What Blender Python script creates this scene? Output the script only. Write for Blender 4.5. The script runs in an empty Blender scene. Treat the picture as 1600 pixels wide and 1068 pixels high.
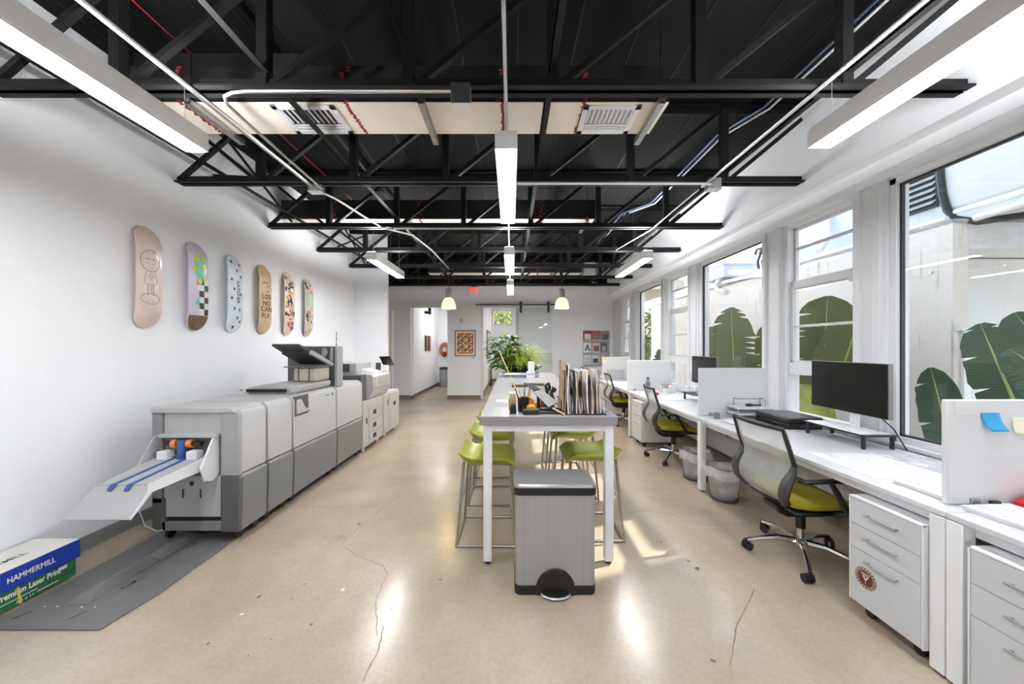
import bpy, bmesh, math, random
from mathutils import Vector, Matrix
from math import radians as R, pi, sin, cos, sqrt
random.seed(7)
S = bpy.context.scene
COL = S.collection

# ------------------------------------------------------------------ camera
F = 533.0; CX = 799.0; CY = 541.0; EYE = 1.45
cam = bpy.data.cameras.new('camera'); camo = bpy.data.objects.new('camera', cam); COL.objects.link(camo)
camo.location = (0, 0, EYE); camo.rotation_euler = (R(90), 0, 0)
cam.sensor_width = 36; cam.lens = F / 1600 * 36; cam.clip_start = .05; cam.clip_end = 200
cam.shift_x = 1 / 1600; cam.shift_y = 7 / 1600
S.camera = camo
# ------------------------------------------------------------------ world, sun, exposure
w = bpy.data.worlds.new('world'); S.world = w; w.use_nodes = True
nt = w.node_tree; bg = nt.nodes['Background']
sky = nt.nodes.new('ShaderNodeTexSky'); sky.sky_type = 'NISHITA'; sky.sun_disc = False
sky.sun_elevation = R(42); sky.sun_rotation = R(72); sky.air_density = 1.0; sky.dust_density = 3.0; sky.ozone_density = 1.0
hs = nt.nodes.new('ShaderNodeHueSaturation'); hs.inputs['Saturation'].default_value = .55; nt.links.new(sky.outputs[0], hs.inputs['Color']); nt.links.new(hs.outputs[0], bg.inputs[0]); bg.inputs[1].default_value = 0.25
sun = bpy.data.lights.new('sun', 'SUN'); suno = bpy.data.objects.new('sun', sun); COL.objects.link(suno)
sun.energy = 3.0; sun.angle = R(.6); sun.color = (1, .95, .88)
suno.rotation_euler = Vector((-1, -.33, -1.0)).to_track_quat('-Z', 'Y').to_euler()
suno.location = (8, 6, 8)
S.view_settings.view_transform = 'Standard'; S.view_settings.look = 'None'
S.view_settings.gamma = 1; S.view_settings.use_curve_mapping = False
S.view_settings.exposure = 1.75
LAMP = 20.0; UPL = 37.0      # emission of the linear fixtures, and of the upward fill added to them
S.cycles.max_bounces = 10; S.cycles.diffuse_bounces = 6; S.cycles.transparent_max_bounces = 12
S.cycles.sample_clamp_indirect = 6.0

# ------------------------------------------------------------------ helpers
def P(px, py, X=None, Y=None, Z=None):
    dx = (px - CX) / F; dz = (CY - py) / F
    if X is not None: t = X / dx
    elif Y is not None: t = Y
    else: t = (Z - EYE) / dz
    return Vector((dx * t, t, EYE + dz * t))

def lin(c):
    def f(v):
        v /= 255.0
        return v / 12.92 if v <= .04045 else ((v + .055) / 1.055) ** 2.4
    return (f(c[0]), f(c[1]), f(c[2]), 1)

MATS = {}
def mat(name, c, rough=.5, metal=0, var=.0, scale=8, bump=0, bscale=60, spec=.5, emit=0, coat=0, stretch=None):
    if name in MATS: return MATS[name]
    m = bpy.data.materials.new(name); m.use_nodes = True
    n = m.node_tree.nodes; l = m.node_tree.links; b = n['Principled BSDF']
    b.inputs['Base Color'].default_value = lin(c); b.inputs['Roughness'].default_value = rough
    b.inputs['Metallic'].default_value = metal; b.inputs['Specular IOR Level'].default_value = spec
    if coat: b.inputs['Coat Weight'].default_value = coat; b.inputs['Coat Roughness'].default_value = .08
    tc = n.new('ShaderNodeTexCoord'); mp = n.new('ShaderNodeMapping'); l.new(tc.outputs['Object'], mp.inputs[0])
    if stretch: mp.inputs['Scale'].default_value = stretch
    nz = n.new('ShaderNodeTexNoise'); nz.inputs['Scale'].default_value = scale; nz.inputs['Detail'].default_value = 5
    l.new(mp.outputs[0], nz.inputs[0])
    v = var if var else .03
    cr = n.new('ShaderNodeValToRGB'); a = lin(c)
    cr.color_ramp.elements[0].position = .3; cr.color_ramp.elements[1].position = .7
    cr.color_ramp.elements[0].color = tuple(x * (1 - v) for x in a[:3]) + (1,)
    cr.color_ramp.elements[1].color = tuple(min(1, x * (1 + v)) for x in a[:3]) + (1,)
    l.new(nz.outputs[0], cr.inputs[0]); l.new(cr.outputs[0], b.inputs['Base Color'])
    if bump:
        nb = n.new('ShaderNodeTexNoise'); nb.inputs['Scale'].default_value = bscale; l.new(mp.outputs[0], nb.inputs[0])
        bp = n.new('ShaderNodeBump'); bp.inputs['Strength'].default_value = bump; bp.inputs['Distance'].default_value = .01
        l.new(nb.outputs[0], bp.inputs['Height']); l.new(bp.outputs[0], b.inputs['Normal'])
    if emit:
        b.inputs['Emission Color'].default_value = lin(c); b.inputs['Emission Strength'].default_value = emit
    MATS[name] = m; return m

def seethrough(name, c, opacity, rough=.5, fresnel=False, nv=.03):
    m = bpy.data.materials.new(name); m.use_nodes = True
    n = m.node_tree.nodes; l = m.node_tree.links
    for x in list(n):
        if x.type != 'OUTPUT_MATERIAL': n.remove(x)
    out = [x for x in n if x.type == 'OUTPUT_MATERIAL'][0]
    t = n.new('ShaderNodeBsdfTransparent'); mx = n.new('ShaderNodeMixShader')
    if fresnel:
        t.inputs[0].default_value = lin(c)
        g = n.new('ShaderNodeBsdfGlossy'); g.inputs['Roughness'].default_value = rough; g.inputs[0].default_value = (1, 1, 1, 1)
        fr = n.new('ShaderNodeFresnel'); gm = n.new('ShaderNodeNewGeometry'); ir = n.new('ShaderNodeMapRange'); ir.inputs[3].default_value = 1.5; ir.inputs[4].default_value = 1 / 1.5
        l.new(gm.outputs['Backfacing'], ir.inputs[0]); l.new(ir.outputs[0], fr.inputs[0])
        ml = n.new('ShaderNodeMath'); ml.operation = 'MULTIPLY'; ml.inputs[1].default_value = opacity
        l.new(fr.outputs[0], ml.inputs[0]); l.new(ml.outputs[0], mx.inputs[0])
    else:
        g = n.new('ShaderNodeBsdfPrincipled'); g.inputs['Base Color'].default_value = lin(c); g.inputs['Roughness'].default_value = rough
        tc = n.new('ShaderNodeTexCoord'); nz = n.new('ShaderNodeTexNoise'); nz.inputs['Scale'].default_value = 14
        l.new(tc.outputs['Object'], nz.inputs[0])
        mr = n.new('ShaderNodeMapRange'); mr.inputs[3].default_value = max(0, opacity - nv); mr.inputs[4].default_value = min(1, opacity + nv)
        l.new(nz.outputs[0], mr.inputs[0]); l.new(mr.outputs[0], mx.inputs[0])
    l.new(t.outputs[0], mx.inputs[1]); l.new(g.outputs[0], mx.inputs[2]); l.new(mx.outputs[0], out.inputs[0])
    MATS[name] = m; return m

class MB:
    def __init__(s, o=(0, 0, 0), M=None):
        s.b = bmesh.new(); s.o = Vector(o); s.M = M
    def v(s, p):
        p = Vector(p)
        if s.M is not None: p = s.M @ p
        return s.b.verts.new(p - s.o)
    def face(s, vs):
        try: return s.b.faces.new(vs)
        except ValueError: return None
    def hexa(s, pts):
        v = [s.v(p) for p in pts]
        for f in ((0, 3, 2, 1), (4, 5, 6, 7), (0, 1, 5, 4), (1, 2, 6, 5), (2, 3, 7, 6), (3, 0, 4, 7)): s.face([v[i] for i in f])
        return s
    def box(s, x0, x1, y0, y1, z0, z1):
        if x0 > x1: x0, x1 = x1, x0
        if y0 > y1: y0, y1 = y1, y0
        if z0 > z1: z0, z1 = z1, z0
        return s.hexa([(x0, y0, z0), (x1, y0, z0), (x1, y1, z0), (x0, y1, z0), (x0, y0, z1), (x1, y0, z1), (x1, y1, z1), (x0, y1, z1)])
    def bar(s, p, q, w, h, up=(0, 0, 1)):
        p = Vector(p); q = Vector(q); d = (q - p).normalized(); up = Vector(up)
        if abs(d.dot(up)) > .95: up = Vector((0, 1, 0))
        a = d.cross(up).normalized() * w / 2; c = a.cross(d).normalized() * h / 2
        return s.hexa([p - a - c, p + a - c, q + a - c, q - a - c, p - a + c, p + a + c, q + a + c, q - a + c])
    def tube(s, pts, r, n=8, closed=False, caps=True):
        pts = [Vector(p) for p in pts]; N = len(pts); rings = []
        rr = r if isinstance(r, (list, tuple)) else [r] * N
        prev = None
        for i, p in enumerate(pts):
            a = pts[i - 1] if (i or closed) else p; b = pts[(i + 1) % N] if (i < N - 1 or closed) else p
            d = (b - a).normalized()
            if prev is None:
                u = Vector((0, 0, 1)) if abs(d.z) < .9 else Vector((0, 1, 0))
                u = (u - d * u.dot(d)).normalized()
            else: u = (prev - d * prev.dot(d)).normalized()
            prev = u; w_ = d.cross(u)
            rings.append([s.v(p + (u * cos(2 * pi * k / n) + w_ * sin(2 * pi * k / n)) * rr[i]) for k in range(n)])
        for i in range(N if closed else N - 1):
            A = rings[i]; B = rings[(i + 1) % N]
            for k in range(n): s.face([A[k], A[(k + 1) % n], B[(k + 1) % n], B[k]])
        if caps and not closed: s.face(rings[0][::-1]); s.face(rings[-1])
        return s
    def cyl(s, p, q, r0, r1=None, n=16): return s.tube([p, q], [r0, r0 if r1 is None else r1], n)
    def lathe(s, prof, c=(0, 0, 0), n=24, sx=1, sy=1):
        c = Vector(c); rings = []
        for r, z in prof:
            rings.append([s.v(c + Vector((r * sx * cos(2 * pi * k / n), r * sy * sin(2 * pi * k / n), z))) for k in range(n)] if r > 1e-6 else [s.v(c + Vector((0, 0, z)))])
        for A, B in zip(rings, rings[1:]):
            for k in range(n):
                k2 = (k + 1) % n
                if len(A) == 1 and len(B) == 1: continue
                if len(A) == 1: s.face([A[0], B[k2], B[k]])
                elif len(B) == 1: s.face([A[k], A[k2], B[0]])
                else: s.face([A[k], A[k2], B[k2], B[k]])
        return s
    def prism(s, poly, ax, a, b):
        f = {'x': lambda u, v, t: (t, u, v), 'y': lambda u, v, t: (u, t, v), 'z': lambda u, v, t: (u, v, t)}[ax]
        A = [s.v(f(u, v, a)) for u, v in poly]; B = [s.v(f(u, v, b)) for u, v in poly]
        s.face(A[::-1]); s.face(B); n = len(poly)
        for k in range(n): s.face([A[k], A[(k + 1) % n], B[(k + 1) % n], B[k]])
        return s
    def grid(s, fn, nu, nv):
        g = [[s.v(fn(i / nu, j / nv)) for j in range(nv + 1)] for i in range(nu + 1)]
        for i in range(nu):
            for j in range(nv): s.face([g[i][j], g[i + 1][j], g[i + 1][j + 1], g[i][j + 1]])
        return s
    def ball(s, c, r, n=12, sc=(1, 1, 1)):
        c = Vector(c); prof = [(max(0, r * sin(pi * i / 8)), -r * cos(pi * i / 8)) for i in range(9)]
        prof[0] = (0, -r); prof[-1] = (0, r)
        return s.lathe([(a, b * sc[2]) for a, b in prof], c, n, sc[0], sc[1])
    def build(s, name, m, parent=None, bevel=0, smooth=True, loc=None, angle=35, seg=2):
        bmesh.ops.recalc_face_normals(s.b, faces=s.b.faces)
        me = bpy.data.meshes.new(name); s.b.to_mesh(me); s.b.free()
        if smooth and len(me.polygons):
            me.shade_smooth(); me.set_sharp_from_angle(angle=R(angle))
        o = bpy.data.objects.new(name, me); COL.objects.link(o)
        me.materials.append(m)
        if parent is not None: o.parent = parent
        elif s.o.length > 0: o.location = s.o
        if loc is not None: o.location = loc
        if bevel:
            bv = o.modifiers.new('bevel', 'BEVEL'); bv.width = bevel; bv.segments = seg; bv.limit_method = 'ANGLE'; bv.angle_limit = R(40)
        return o

def thing(name, label, cat, loc=(0, 0, 0), rz=0, group=None):
    o = bpy.data.objects.new(name, None); COL.objects.link(o); o.empty_display_size = .1
    o.location = loc; o.rotation_euler = (0, 0, rz); o['label'] = label; o['category'] = cat
    if group: o['group'] = group
    return o
def tag(o, label, cat, group=None):
    o['label'] = label; o['category'] = cat
    if group: o['group'] = group
    return o
def struct(o): o['kind'] = 'structure'; return o
def sempty(name, loc=(0, 0, 0)):
    o = bpy.data.objects.new(name, None); COL.objects.link(o); o.location = loc; o['kind'] = 'structure'; return o
def dup(o, loc=None, rz=None, label=None, parent=None, scale=None):
    c = o.copy(); COL.objects.link(c)
    if parent is not None: c.parent = parent
    if loc is not None: c.location = loc
    if rz is not None: c.rotation_euler = (0, 0, rz)
    if label: c['label'] = label
    if scale: c.scale = scale
    for ch in list(o.children): dup(ch, parent=c)
    return c
def text(s, size, m, parent, loc, rot, name='lettering', bold=0, depth=.0005, sx=1, align='CENTER', shear=0):
    cu = bpy.data.curves.new('t', 'FONT'); cu.body = s; cu.size = size; cu.extrude = depth; cu.align_x = align; cu.align_y = 'CENTER'
    cu.offset = bold; cu.resolution_u = 3; cu.shear = shear
    t = bpy.data.objects.new('t', cu); COL.objects.link(t)
    dg = bpy.context.evaluated_depsgraph_get(); me = bpy.data.meshes.new_from_object(t.evaluated_get(dg))
    bpy.data.objects.remove(t); me.materials.clear(); me.materials.append(m)
    o = bpy.data.objects.new(name, me); COL.objects.link(o); o.parent = parent
    o.location = loc; o.rotation_euler = rot; o.scale = (sx, 1, 1); return o

def rot3(x, y):
    x = Vector(x).normalized(); y = Vector(y).normalized(); z = x.cross(y)
    return Matrix((x, y, z)).transposed().to_euler()
FX = (R(90), 0, R(90)); FNX = (R(90), 0, R(-90)); FNY = (R(90), 0, 0)   # lettering that faces +x, -x, -y
# ------------------------------------------------------------------ materials
WALL = mat('wall_paint', (240, 242, 245), .8, var=.008, bump=.03, bscale=60)
WALLG = mat('wall_paint_cool', (240, 242, 246), .8, var=.008, bump=.03, bscale=60)
TRIMW = mat('trim_white', (222, 223, 225), .5, var=.006)
BLACKP = mat('black_ceiling_paint', (6, 6, 6), .85, var=.15, spec=.25)
STEELB = mat('black_painted_steel', (8, 8, 9), .6, var=.1, spec=.35)
BASEB = mat('taupe_baseboard', (122, 112, 103), .55)
BASEG = mat('grey_baseboard', (130, 131, 131), .55)
WHITEM = mat('white_powder_coat', (228, 229, 231), .35)
LAMIN = mat('white_laminate', (206, 207, 209), .35, var=.01)
DRAWG = mat('pale_grey_lacquer', (198, 201, 204), .35, var=.01)
BLK = mat('black_plastic', (24, 24, 25), .4)
BLKG = mat('black_gloss', (9, 9, 10), .18)
DKG = mat('dark_grey_plastic', (62, 62, 62), .45)
CHROME = mat('chrome', (215, 213, 210), .12, 1)
STEEL = mat('brushed_steel', (172, 174, 178), .34, .6, var=.05, scale=40, stretch=(1, 1, .02), bump=.02, bscale=200)
GALV = mat('galvanised_steel', (178, 180, 180), .38, 1, var=.12, scale=18)
EMT = mat('conduit_metal', (205, 205, 205), .3, 1)
PRU = mat('press_light_grey', (170, 171, 172), .45)
PRF = mat('press_front_grey', (188, 188, 188), .42)
PRL = mat('press_mid_grey', (126, 127, 128), .45)
PRD = mat('press_dark_grey', (92, 92, 91), .5)
PRT = mat('press_top_grey', (176, 176, 176), .4)
GREEN = mat('green_seat_plastic', (150, 160, 40), .38, var=.06)
FABRIC = mat('olive_yellow_fabric', (150, 143, 22), .85, var=.1, scale=60, bump=.2, bscale=300)
STLEG = mat('satin_steel_rod', (160, 154, 146), .35, .7)
PAPER = mat('white_paper', (226, 227, 230), .7)
KRAFT = mat('kraft_card', (196, 170, 144), .75, var=.06)
RED = mat('red_plastic', (205, 30, 45), .4)
GLASS = seethrough('window_glass', (250, 252, 252), .45, .02, fresnel=True)
MESHF = seethrough('chair_mesh_fabric', (176, 176, 174), .58, .8)
BAG = seethrough('clear_bin_liner', (248, 249, 250), .34, .4, nv=.15)
SMOKE = seethrough('clear_acrylic', (240, 241, 242), .22, .15)
LAMPE = mat('lamp_diffuser', (250, 251, 255), .5, emit=LAMP)
UPFILL = mat('lamp_uplight', (249, 251, 255), .5, emit=UPL)
def veins(name, c, c2):
    m = mat(name, c, .42); n = m.node_tree.nodes; l = m.node_tree.links; b = n['Principled BSDF']
    tc = n.new('ShaderNodeTexCoord'); wv = n.new('ShaderNodeTexWave'); wv.bands_direction = 'Z'; wv.inputs['Scale'].default_value = 14; wv.inputs['Distortion'].default_value = 3; wv.inputs['Detail Scale'].default_value = .6
    nz = n.new('ShaderNodeTexNoise'); nz.inputs['Scale'].default_value = 3
    l.new(tc.outputs['Object'], wv.inputs[0]); l.new(tc.outputs['Object'], nz.inputs[0])
    a = n.new('ShaderNodeMix'); a.data_type = 'RGBA'; a.inputs['A'].default_value = lin(c); a.inputs['B'].default_value = lin(c2); l.new(nz.outputs[0], a.inputs['Factor'])
    d = n.new('ShaderNodeMix'); d.data_type = 'RGBA'; d.blend_type = 'MULTIPLY'; d.inputs['Factor'].default_value = .45; l.new(a.outputs['Result'], d.inputs['A']); l.new(wv.outputs['Color'], d.inputs['B'])
    l.new(d.outputs['Result'], b.inputs['Base Color']); return m
LEAFD = veins('banana_leaf_green', (70, 84, 44), (104, 112, 56))
LEAFB = veins('banana_leaf_dark', (40, 62, 46), (66, 92, 62))
RIB = mat('leaf_midrib', (150, 160, 90), .5)

def stucco(name, c, stain=.25):
    m = mat(name, c, .9, var=.04, scale=2, bump=.35, bscale=25)
    n = m.node_tree.nodes; l = m.node_tree.links; b = n['Principled BSDF']
    old = b.inputs['Base Color'].links[0].from_socket
    tc = n.new('ShaderNodeTexCoord'); mp = n.new('ShaderNodeMapping'); mp.inputs['Scale'].default_value = (7, 7, .7)
    nz = n.new('ShaderNodeTexNoise'); nz.inputs['Scale'].default_value = 1.6; nz.inputs['Detail'].default_value = 8
    l.new(tc.outputs['Object'], mp.inputs[0]); l.new(mp.outputs[0], nz.inputs[0])
    cr = n.new('ShaderNodeValToRGB'); cr.color_ramp.elements[0].position = .60; cr.color_ramp.elements[1].position = .78
    cr.color_ramp.elements[0].color = (0, 0, 0, 1); cr.color_ramp.elements[1].color = (stain,) * 3 + (1,)
    mx = n.new('ShaderNodeMix'); mx.data_type = 'RGBA'; mx.inputs['B'].default_value = lin((120, 112, 105))
    l.new(nz.outputs[0], cr.inputs[0]); l.new(cr.outputs[0], mx.inputs['Factor']); l.new(old, mx.inputs['A'])
    l.new(mx.outputs['Result'], b.inputs['Base Color']); return m
STUC = stucco('exterior_stucco', (210, 207, 203), .9)
STUCB = stucco('exterior_stucco_cool', (205, 211, 217), .2)

def floor_mat():
    m = bpy.data.materials.new('polished_concrete'); m.use_nodes = True
    n = m.node_tree.nodes; l = m.node_tree.links; b = n['Principled BSDF']
    tc = n.new('ShaderNodeTexCoord')
    def noise(s, d=6, rgh=.6):
        x = n.new('ShaderNodeTexNoise'); x.inputs['Scale'].default_value = s; x.inputs['Detail'].default_value = d
        x.inputs['Roughness'].default_value = rgh; l.new(tc.outputs['Object'], x.inputs[0]); return x
    a = noise(1.1, 7, .62); cr = n.new('ShaderNodeValToRGB')
    e = cr.color_ramp.elements; e[0].position = .28; e[0].color = lin((158, 143, 123)); e[1].position = .72; e[1].color = lin((185, 173, 155))
    e2 = e.new(.5); e2.color = lin((172, 158, 138)); l.new(a.outputs[0], cr.inputs[0])
    sp = noise(45, 3); c2 = n.new('ShaderNodeValToRGB'); c2.color_ramp.elements[0].position = .35; c2.color_ramp.elements[0].color = (.88, .87, .86, 1)
    c2.color_ramp.elements[1].position = .6; c2.color_ramp.elements[1].color = (1, 1, 1, 1); l.new(sp.outputs[0], c2.inputs[0])
    mx = n.new('ShaderNodeMix'); mx.data_type = 'RGBA'; mx.blend_type = 'MULTIPLY'; mx.inputs['Factor'].default_value = .7
    l.new(cr.outputs[0], mx.inputs['A']); l.new(c2.outputs[0], mx.inputs['B'])
    st = noise(3.3, 2, .4); c3 = n.new('ShaderNodeValToRGB'); c3.color_ramp.elements[0].position = .72; c3.color_ramp.elements[0].color = (1, 1, 1, 1)
    c3.color_ramp.elements[1].position = .78; c3.color_ramp.elements[1].color = (.72, .68, .62, 1); l.new(st.outputs[0], c3.inputs[0])
    m2 = n.new('ShaderNodeMix'); m2.data_type = 'RGBA'; m2.blend_type = 'MULTIPLY'; m2.inputs['Factor'].default_value = .6
    l.new(mx.outputs['Result'], m2.inputs['A']); l.new(c3.outputs[0], m2.inputs['B'])
    l.new(m2.outputs['Result'], b.inputs['Base Color'])
    rg = noise(2.3, 4); mr = n.new('ShaderNodeMapRange'); mr.inputs[3].default_value = .12; mr.inputs[4].default_value = .3
    l.new(rg.outputs[0], mr.inputs[0]); l.new(mr.outputs[0], b.inputs['Roughness'])
    b.inputs['Specular IOR Level'].default_value = .55
    bp = n.new('ShaderNodeBump'); bp.inputs['Strength'].default_value = .04; bp.inputs['Distance'].default_value = .004
    l.new(noise(9, 3).outputs[0], bp.inputs['Height']); l.new(bp.outputs[0], b.inputs['Normal'])
    return m
FLOORM = floor_mat()

# ------------------------------------------------------------------ room shell
XL = -3.046; XW = 2.85; XR = 2.65; YE = 9.45; YB = -3.4; ZC = 3.65; YC = 6.57
struct(MB().box(-4.3, 3.05, YB - .2, 14.6, -.12, 0).build('floor', FLOORM, smooth=False))
struct(MB().box(-4.3, 3.1, YB - .2, YE + .1, ZC, ZC + .12).build('ceiling', BLACKP, smooth=False))
wl = MB(); wl.box(XL - .15, XL, YB, YC + .07, 0, ZC)
struct(wl.build('wall_left', WALL, smooth=False))
struct(MB().box(XL, -2.39, YC, YC + .07, 0, ZC).box(-4.3, XL - .15, YC, YC + .07, 0, ZC).build('wall_left_return', WALLG, smooth=False))
struct(MB().box(-4.3, -4.2, YC + .07, YE, 0, ZC).build('wall_alcove', WALL, smooth=False))
struct(MB().box(-3.35, -2.97, 8.5, 8.6, 0, 2.35).build('wall_partition', TRIMW, smooth=False))
struct(MB().box(-4.3, 3.1, YB - .15, YB, 0, ZC).build('wall_back', WALL, smooth=False))
we = MB(); T = YE + .12; ZT = 3.2
we.box(-4.3, -2.79, YE, T, 0, ZT).box(-2.79, -1.77, YE, T, 2.53, ZT).box(-1.77, -.83, YE, T, 0, ZT).box(-.83, .16, YE, T, 2.57, ZT).box(.16, 3.05, YE, T, 0, ZT)
struct(we.build('wall_front', WALLG, smooth=False))
struct(MB().box(-4.3, 3.05, YE, T, ZT, ZC).build('wall_front_upper', BLACKP, smooth=False))
# hallway and room beyond
struct(MB().box(-2.85, -2.75, T, 12.9, 0, 2.9).build('wall_hall_left', WALL, smooth=False))
struct(MB().box(-1.72, -1.62, T, 12.9, 0, 2.9).build('wall_hall_right', WALL, smooth=False))
struct(MB().box(-2.85, -1.62, 12.8, 12.9, 0, 2.9).build('wall_hall_end', WALLG, smooth=False))
struct(MB().box(-2.85, -1.62, T, 12.9, 2.9, 3.0).build('ceiling_hall', WALL, smooth=False))
struct(MB().box(-.93, -.83, T, 14.3, 0, 3.1).build('wall_office_left', WALL, smooth=False))
oe = MB().box(-.93, -.78, 14.3, 14.4, 0, 3.1).box(-.78, .03, 14.3, 14.4, 0, 2.33).box(-.78, .03, 14.3, 14.4, 2.96, 3.1).box(.03, 3.05, 14.3, 14.4, 0, 3.1)
struct(oe.build('wall_office_end', WALLG, smooth=False))
struct(MB().box(2.95, 3.05, T, 14.3, 0, 3.1).build('wall_office_right', WALL, smooth=False))
struct(MB().box(-.93, 3.05, T, 14.4, 3.1, 3.2).build('ceiling_office', WALL, smooth=False))
# right wall: upper plaster, ledge, head trim, sill wall, piers
struct(MB().box(XR, 3.05, YB, YE, 2.85, ZC).build('wall_right_upper', WALL, smooth=False))
struct(MB().box(2.77, 3.05, YB, YE, 2.76, 2.85).build('wall_right_soffit', WALL, smooth=False))
struct(MB().box(2.79, 3.0, YB, YE, 2.70, 2.76).build('trim_window_head', TRIMW, bevel=.004))
struct(MB().box(2.85, 3.0, YB, YE, 0, .735).build('wall_right_lower', WALLG, smooth=False))
struct(MB().box(2.80, 3.03, YB, YE, .715, .745).build('trim_window_sill', TRIMW, bevel=.004))
piers = [(-3.4, 1.12), (2.57, 2.80), (3.55, 3.82), (5.17, 5.44), (6.23, 6.41), (7.67, 8.12), (8.72, 9.45)]  # first span is unseen, closed solid to keep nearer sun off the floor
for i, (a, b) in enumerate(piers):
    m = MB().box(2.83, 3.0, a, b, .745, 2.70)
    m.box(2.805, 2.85, a + .03, min(a + .09, b), .745, 2.70).box(2.80, 2.85, b - .05, b - .005, .745, 2.70)
    struct(m.build('trim_window_pier', TRIMW, bevel=.004))
GASK = mat('dark_gasket', (48, 50, 52), .5)
ALU = mat('painted_window_rail', (206, 207, 208), .4)
def fixed_window(n, y0, y1):
    e = sempty('window_%d' % n, (2.88, (y0 + y1) / 2, .745)); o = e.location
    f = MB(o)
    f.box(2.85, 2.93, y0, y0 + .045, .745, 2.70).box(2.85, 2.93, y1 - .045, y1, .745, 2.70).box(2.85, 2.93, y0, y1, .745, .79).box(2.85, 2.93, y0, y1, 2.655, 2.70)
    f.build('window_frame', TRIMW, e, bevel=.003)
    g = MB(o); a, b, c, d = y0 + .045, y1 - .045, .79, 2.655
    for q in ((a, a + .014, c, d), (b - .014, b, c, d), (a, b, c, c + .014), (a, b, d - .014, d)): g.box(2.875, 2.9, *q)
    g.build('gasket', GASK, e)
    MB(o).box(2.884, 2.890, a + .01, b - .01, c + .01, d - .01).build('pane', GLASS, e, smooth=False)
def sash_window(n, y0, y1):
    e = sempty('window_%d' % n, (2.88, (y0 + y1) / 2, .745)); o = e.location
    f = MB(o)
    f.box(2.84, 2.95, y0, y0 + .04, .745, 2.70).box(2.84, 2.95, y1 - .04, y1, .745, 2.70).box(2.85, 2.95, y0, y1, .745, .79).box(2.85, 2.95, y0, y1, 2.66, 2.70)
    f.build('window_frame', TRIMW, e, bevel=.003)
    a, b = y0 + .04, y1 - .04
    MB(o).box(2.85, 2.94, a, b, 1.17, 1.29).build('transom_rail', TRIMW, e, bevel=.004)
    u = MB(o); u.box(2.905, 2.94, a, a + .025, 2.06, 2.66).box(2.905, 2.94, b - .025, b, 2.06, 2.66).box(2.905, 2.94, a, b, 2.63, 2.66)
    u.build('upper_sash', ALU, e, bevel=.002)
    MB(o).box(2.88, 2.945, a, b, 2.035, 2.115).build('meeting_rail', ALU, e, bevel=.004)
    l_ = MB(o); l_.box(2.87, 2.905, a, a + .03, 1.29, 2.06).box(2.87, 2.905, b - .03, b, 1.29, 2.06).box(2.87, 2.905, a, b, 1.29, 1.31)
    l_.build('lower_sash', ALU, e, bevel=.002)
    MB(o).box(2.91, 2.935, a, b, 2.43, 2.455).build('muntin', ALU, e, bevel=.002)
    MB(o).box(2.875, 2.9, a, b, 1.64, 1.665).build('muntin', ALU, e, bevel=.002)
    MB(o).box(2.85, 2.88, a + .02, a + .05, 2.0, 2.05).build('sash_lock', TRIMW, e, bevel=.002)
    for z0, z1, x in ((.79, 1.17, 2.89), (1.31, 1.64, 2.886), (1.665, 2.035, 2.886), (2.115, 2.43, 2.92), (2.455, 2.63, 2.92)):
        MB(o).box(x, x + .005, a + .02, b - .02, z0, z1).build('pane', GLASS, e, smooth=False)
fixed_window(1, 1.12, 2.57); sash_window(2, 2.80, 3.55); fixed_window(3, 3.82, 5.17); sash_window(4, 5.44, 6.23)
fixed_window(5, 6.41, 7.67); sash_window(6, 8.12, 8.72)
# high office window
e = sempty('window_7', (-.375, 14.3, 2.33)); o = e.location
MB(o).box(-.78, .03, 14.26, 14.42, 2.33, 2.37).box(-.78, .03, 14.26, 14.42, 2.92, 2.96).box(-.78, -.74, 14.26, 14.42, 2.33, 2.96).box(-.01, .03, 14.26, 14.42, 2.33, 2.96).build('window_frame', TRIMW, e)
MB(o).box(-.74, -.01, 14.34, 14.346, 2.37, 2.92).build('pane', GLASS, e, smooth=False)
# baseboards
struct(MB().box(XL, XL + .014, YB, YC, 0, .1).build('baseboard_left', BASEG, bevel=.002))
bb = MB().box(-4.2, -2.79, YE - .014, YE, 0, .1).box(-1.77, -.85, YE - .014, YE, 0, .1).box(.16, 2.85, YE - .014, YE, 0, .1)
struct(bb.build('baseboard_front', BASEB, bevel=.002))
struct(MB().box(-2.75, -2.736, YE, 12.8, 0, .1).box(-2.75, -1.72, 12.786, 12.8, 0, .1).build('baseboard_hall', BASEB))
struct(MB().box(-.83, -.816, YE, 14.3, 0, .14).box(-.83, 2.95, 14.286, 14.3, 0, .1).build('baseboard_office', BASEG))
struct(MB().box(2.836, 2.85, YB, YE, 0, .1).build('baseboard_right', BASEG))
struct(MB().box(-.85, -.79, YE - .02, T + .02, 0, 2.6).box(.12, .18, YE - .02, T + .02, 0, 2.6).box(-.79, .12, YE - .02, T + .02, 2.54, 2.6).build('trim_door_casing', TRIMW, bevel=.003))

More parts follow.
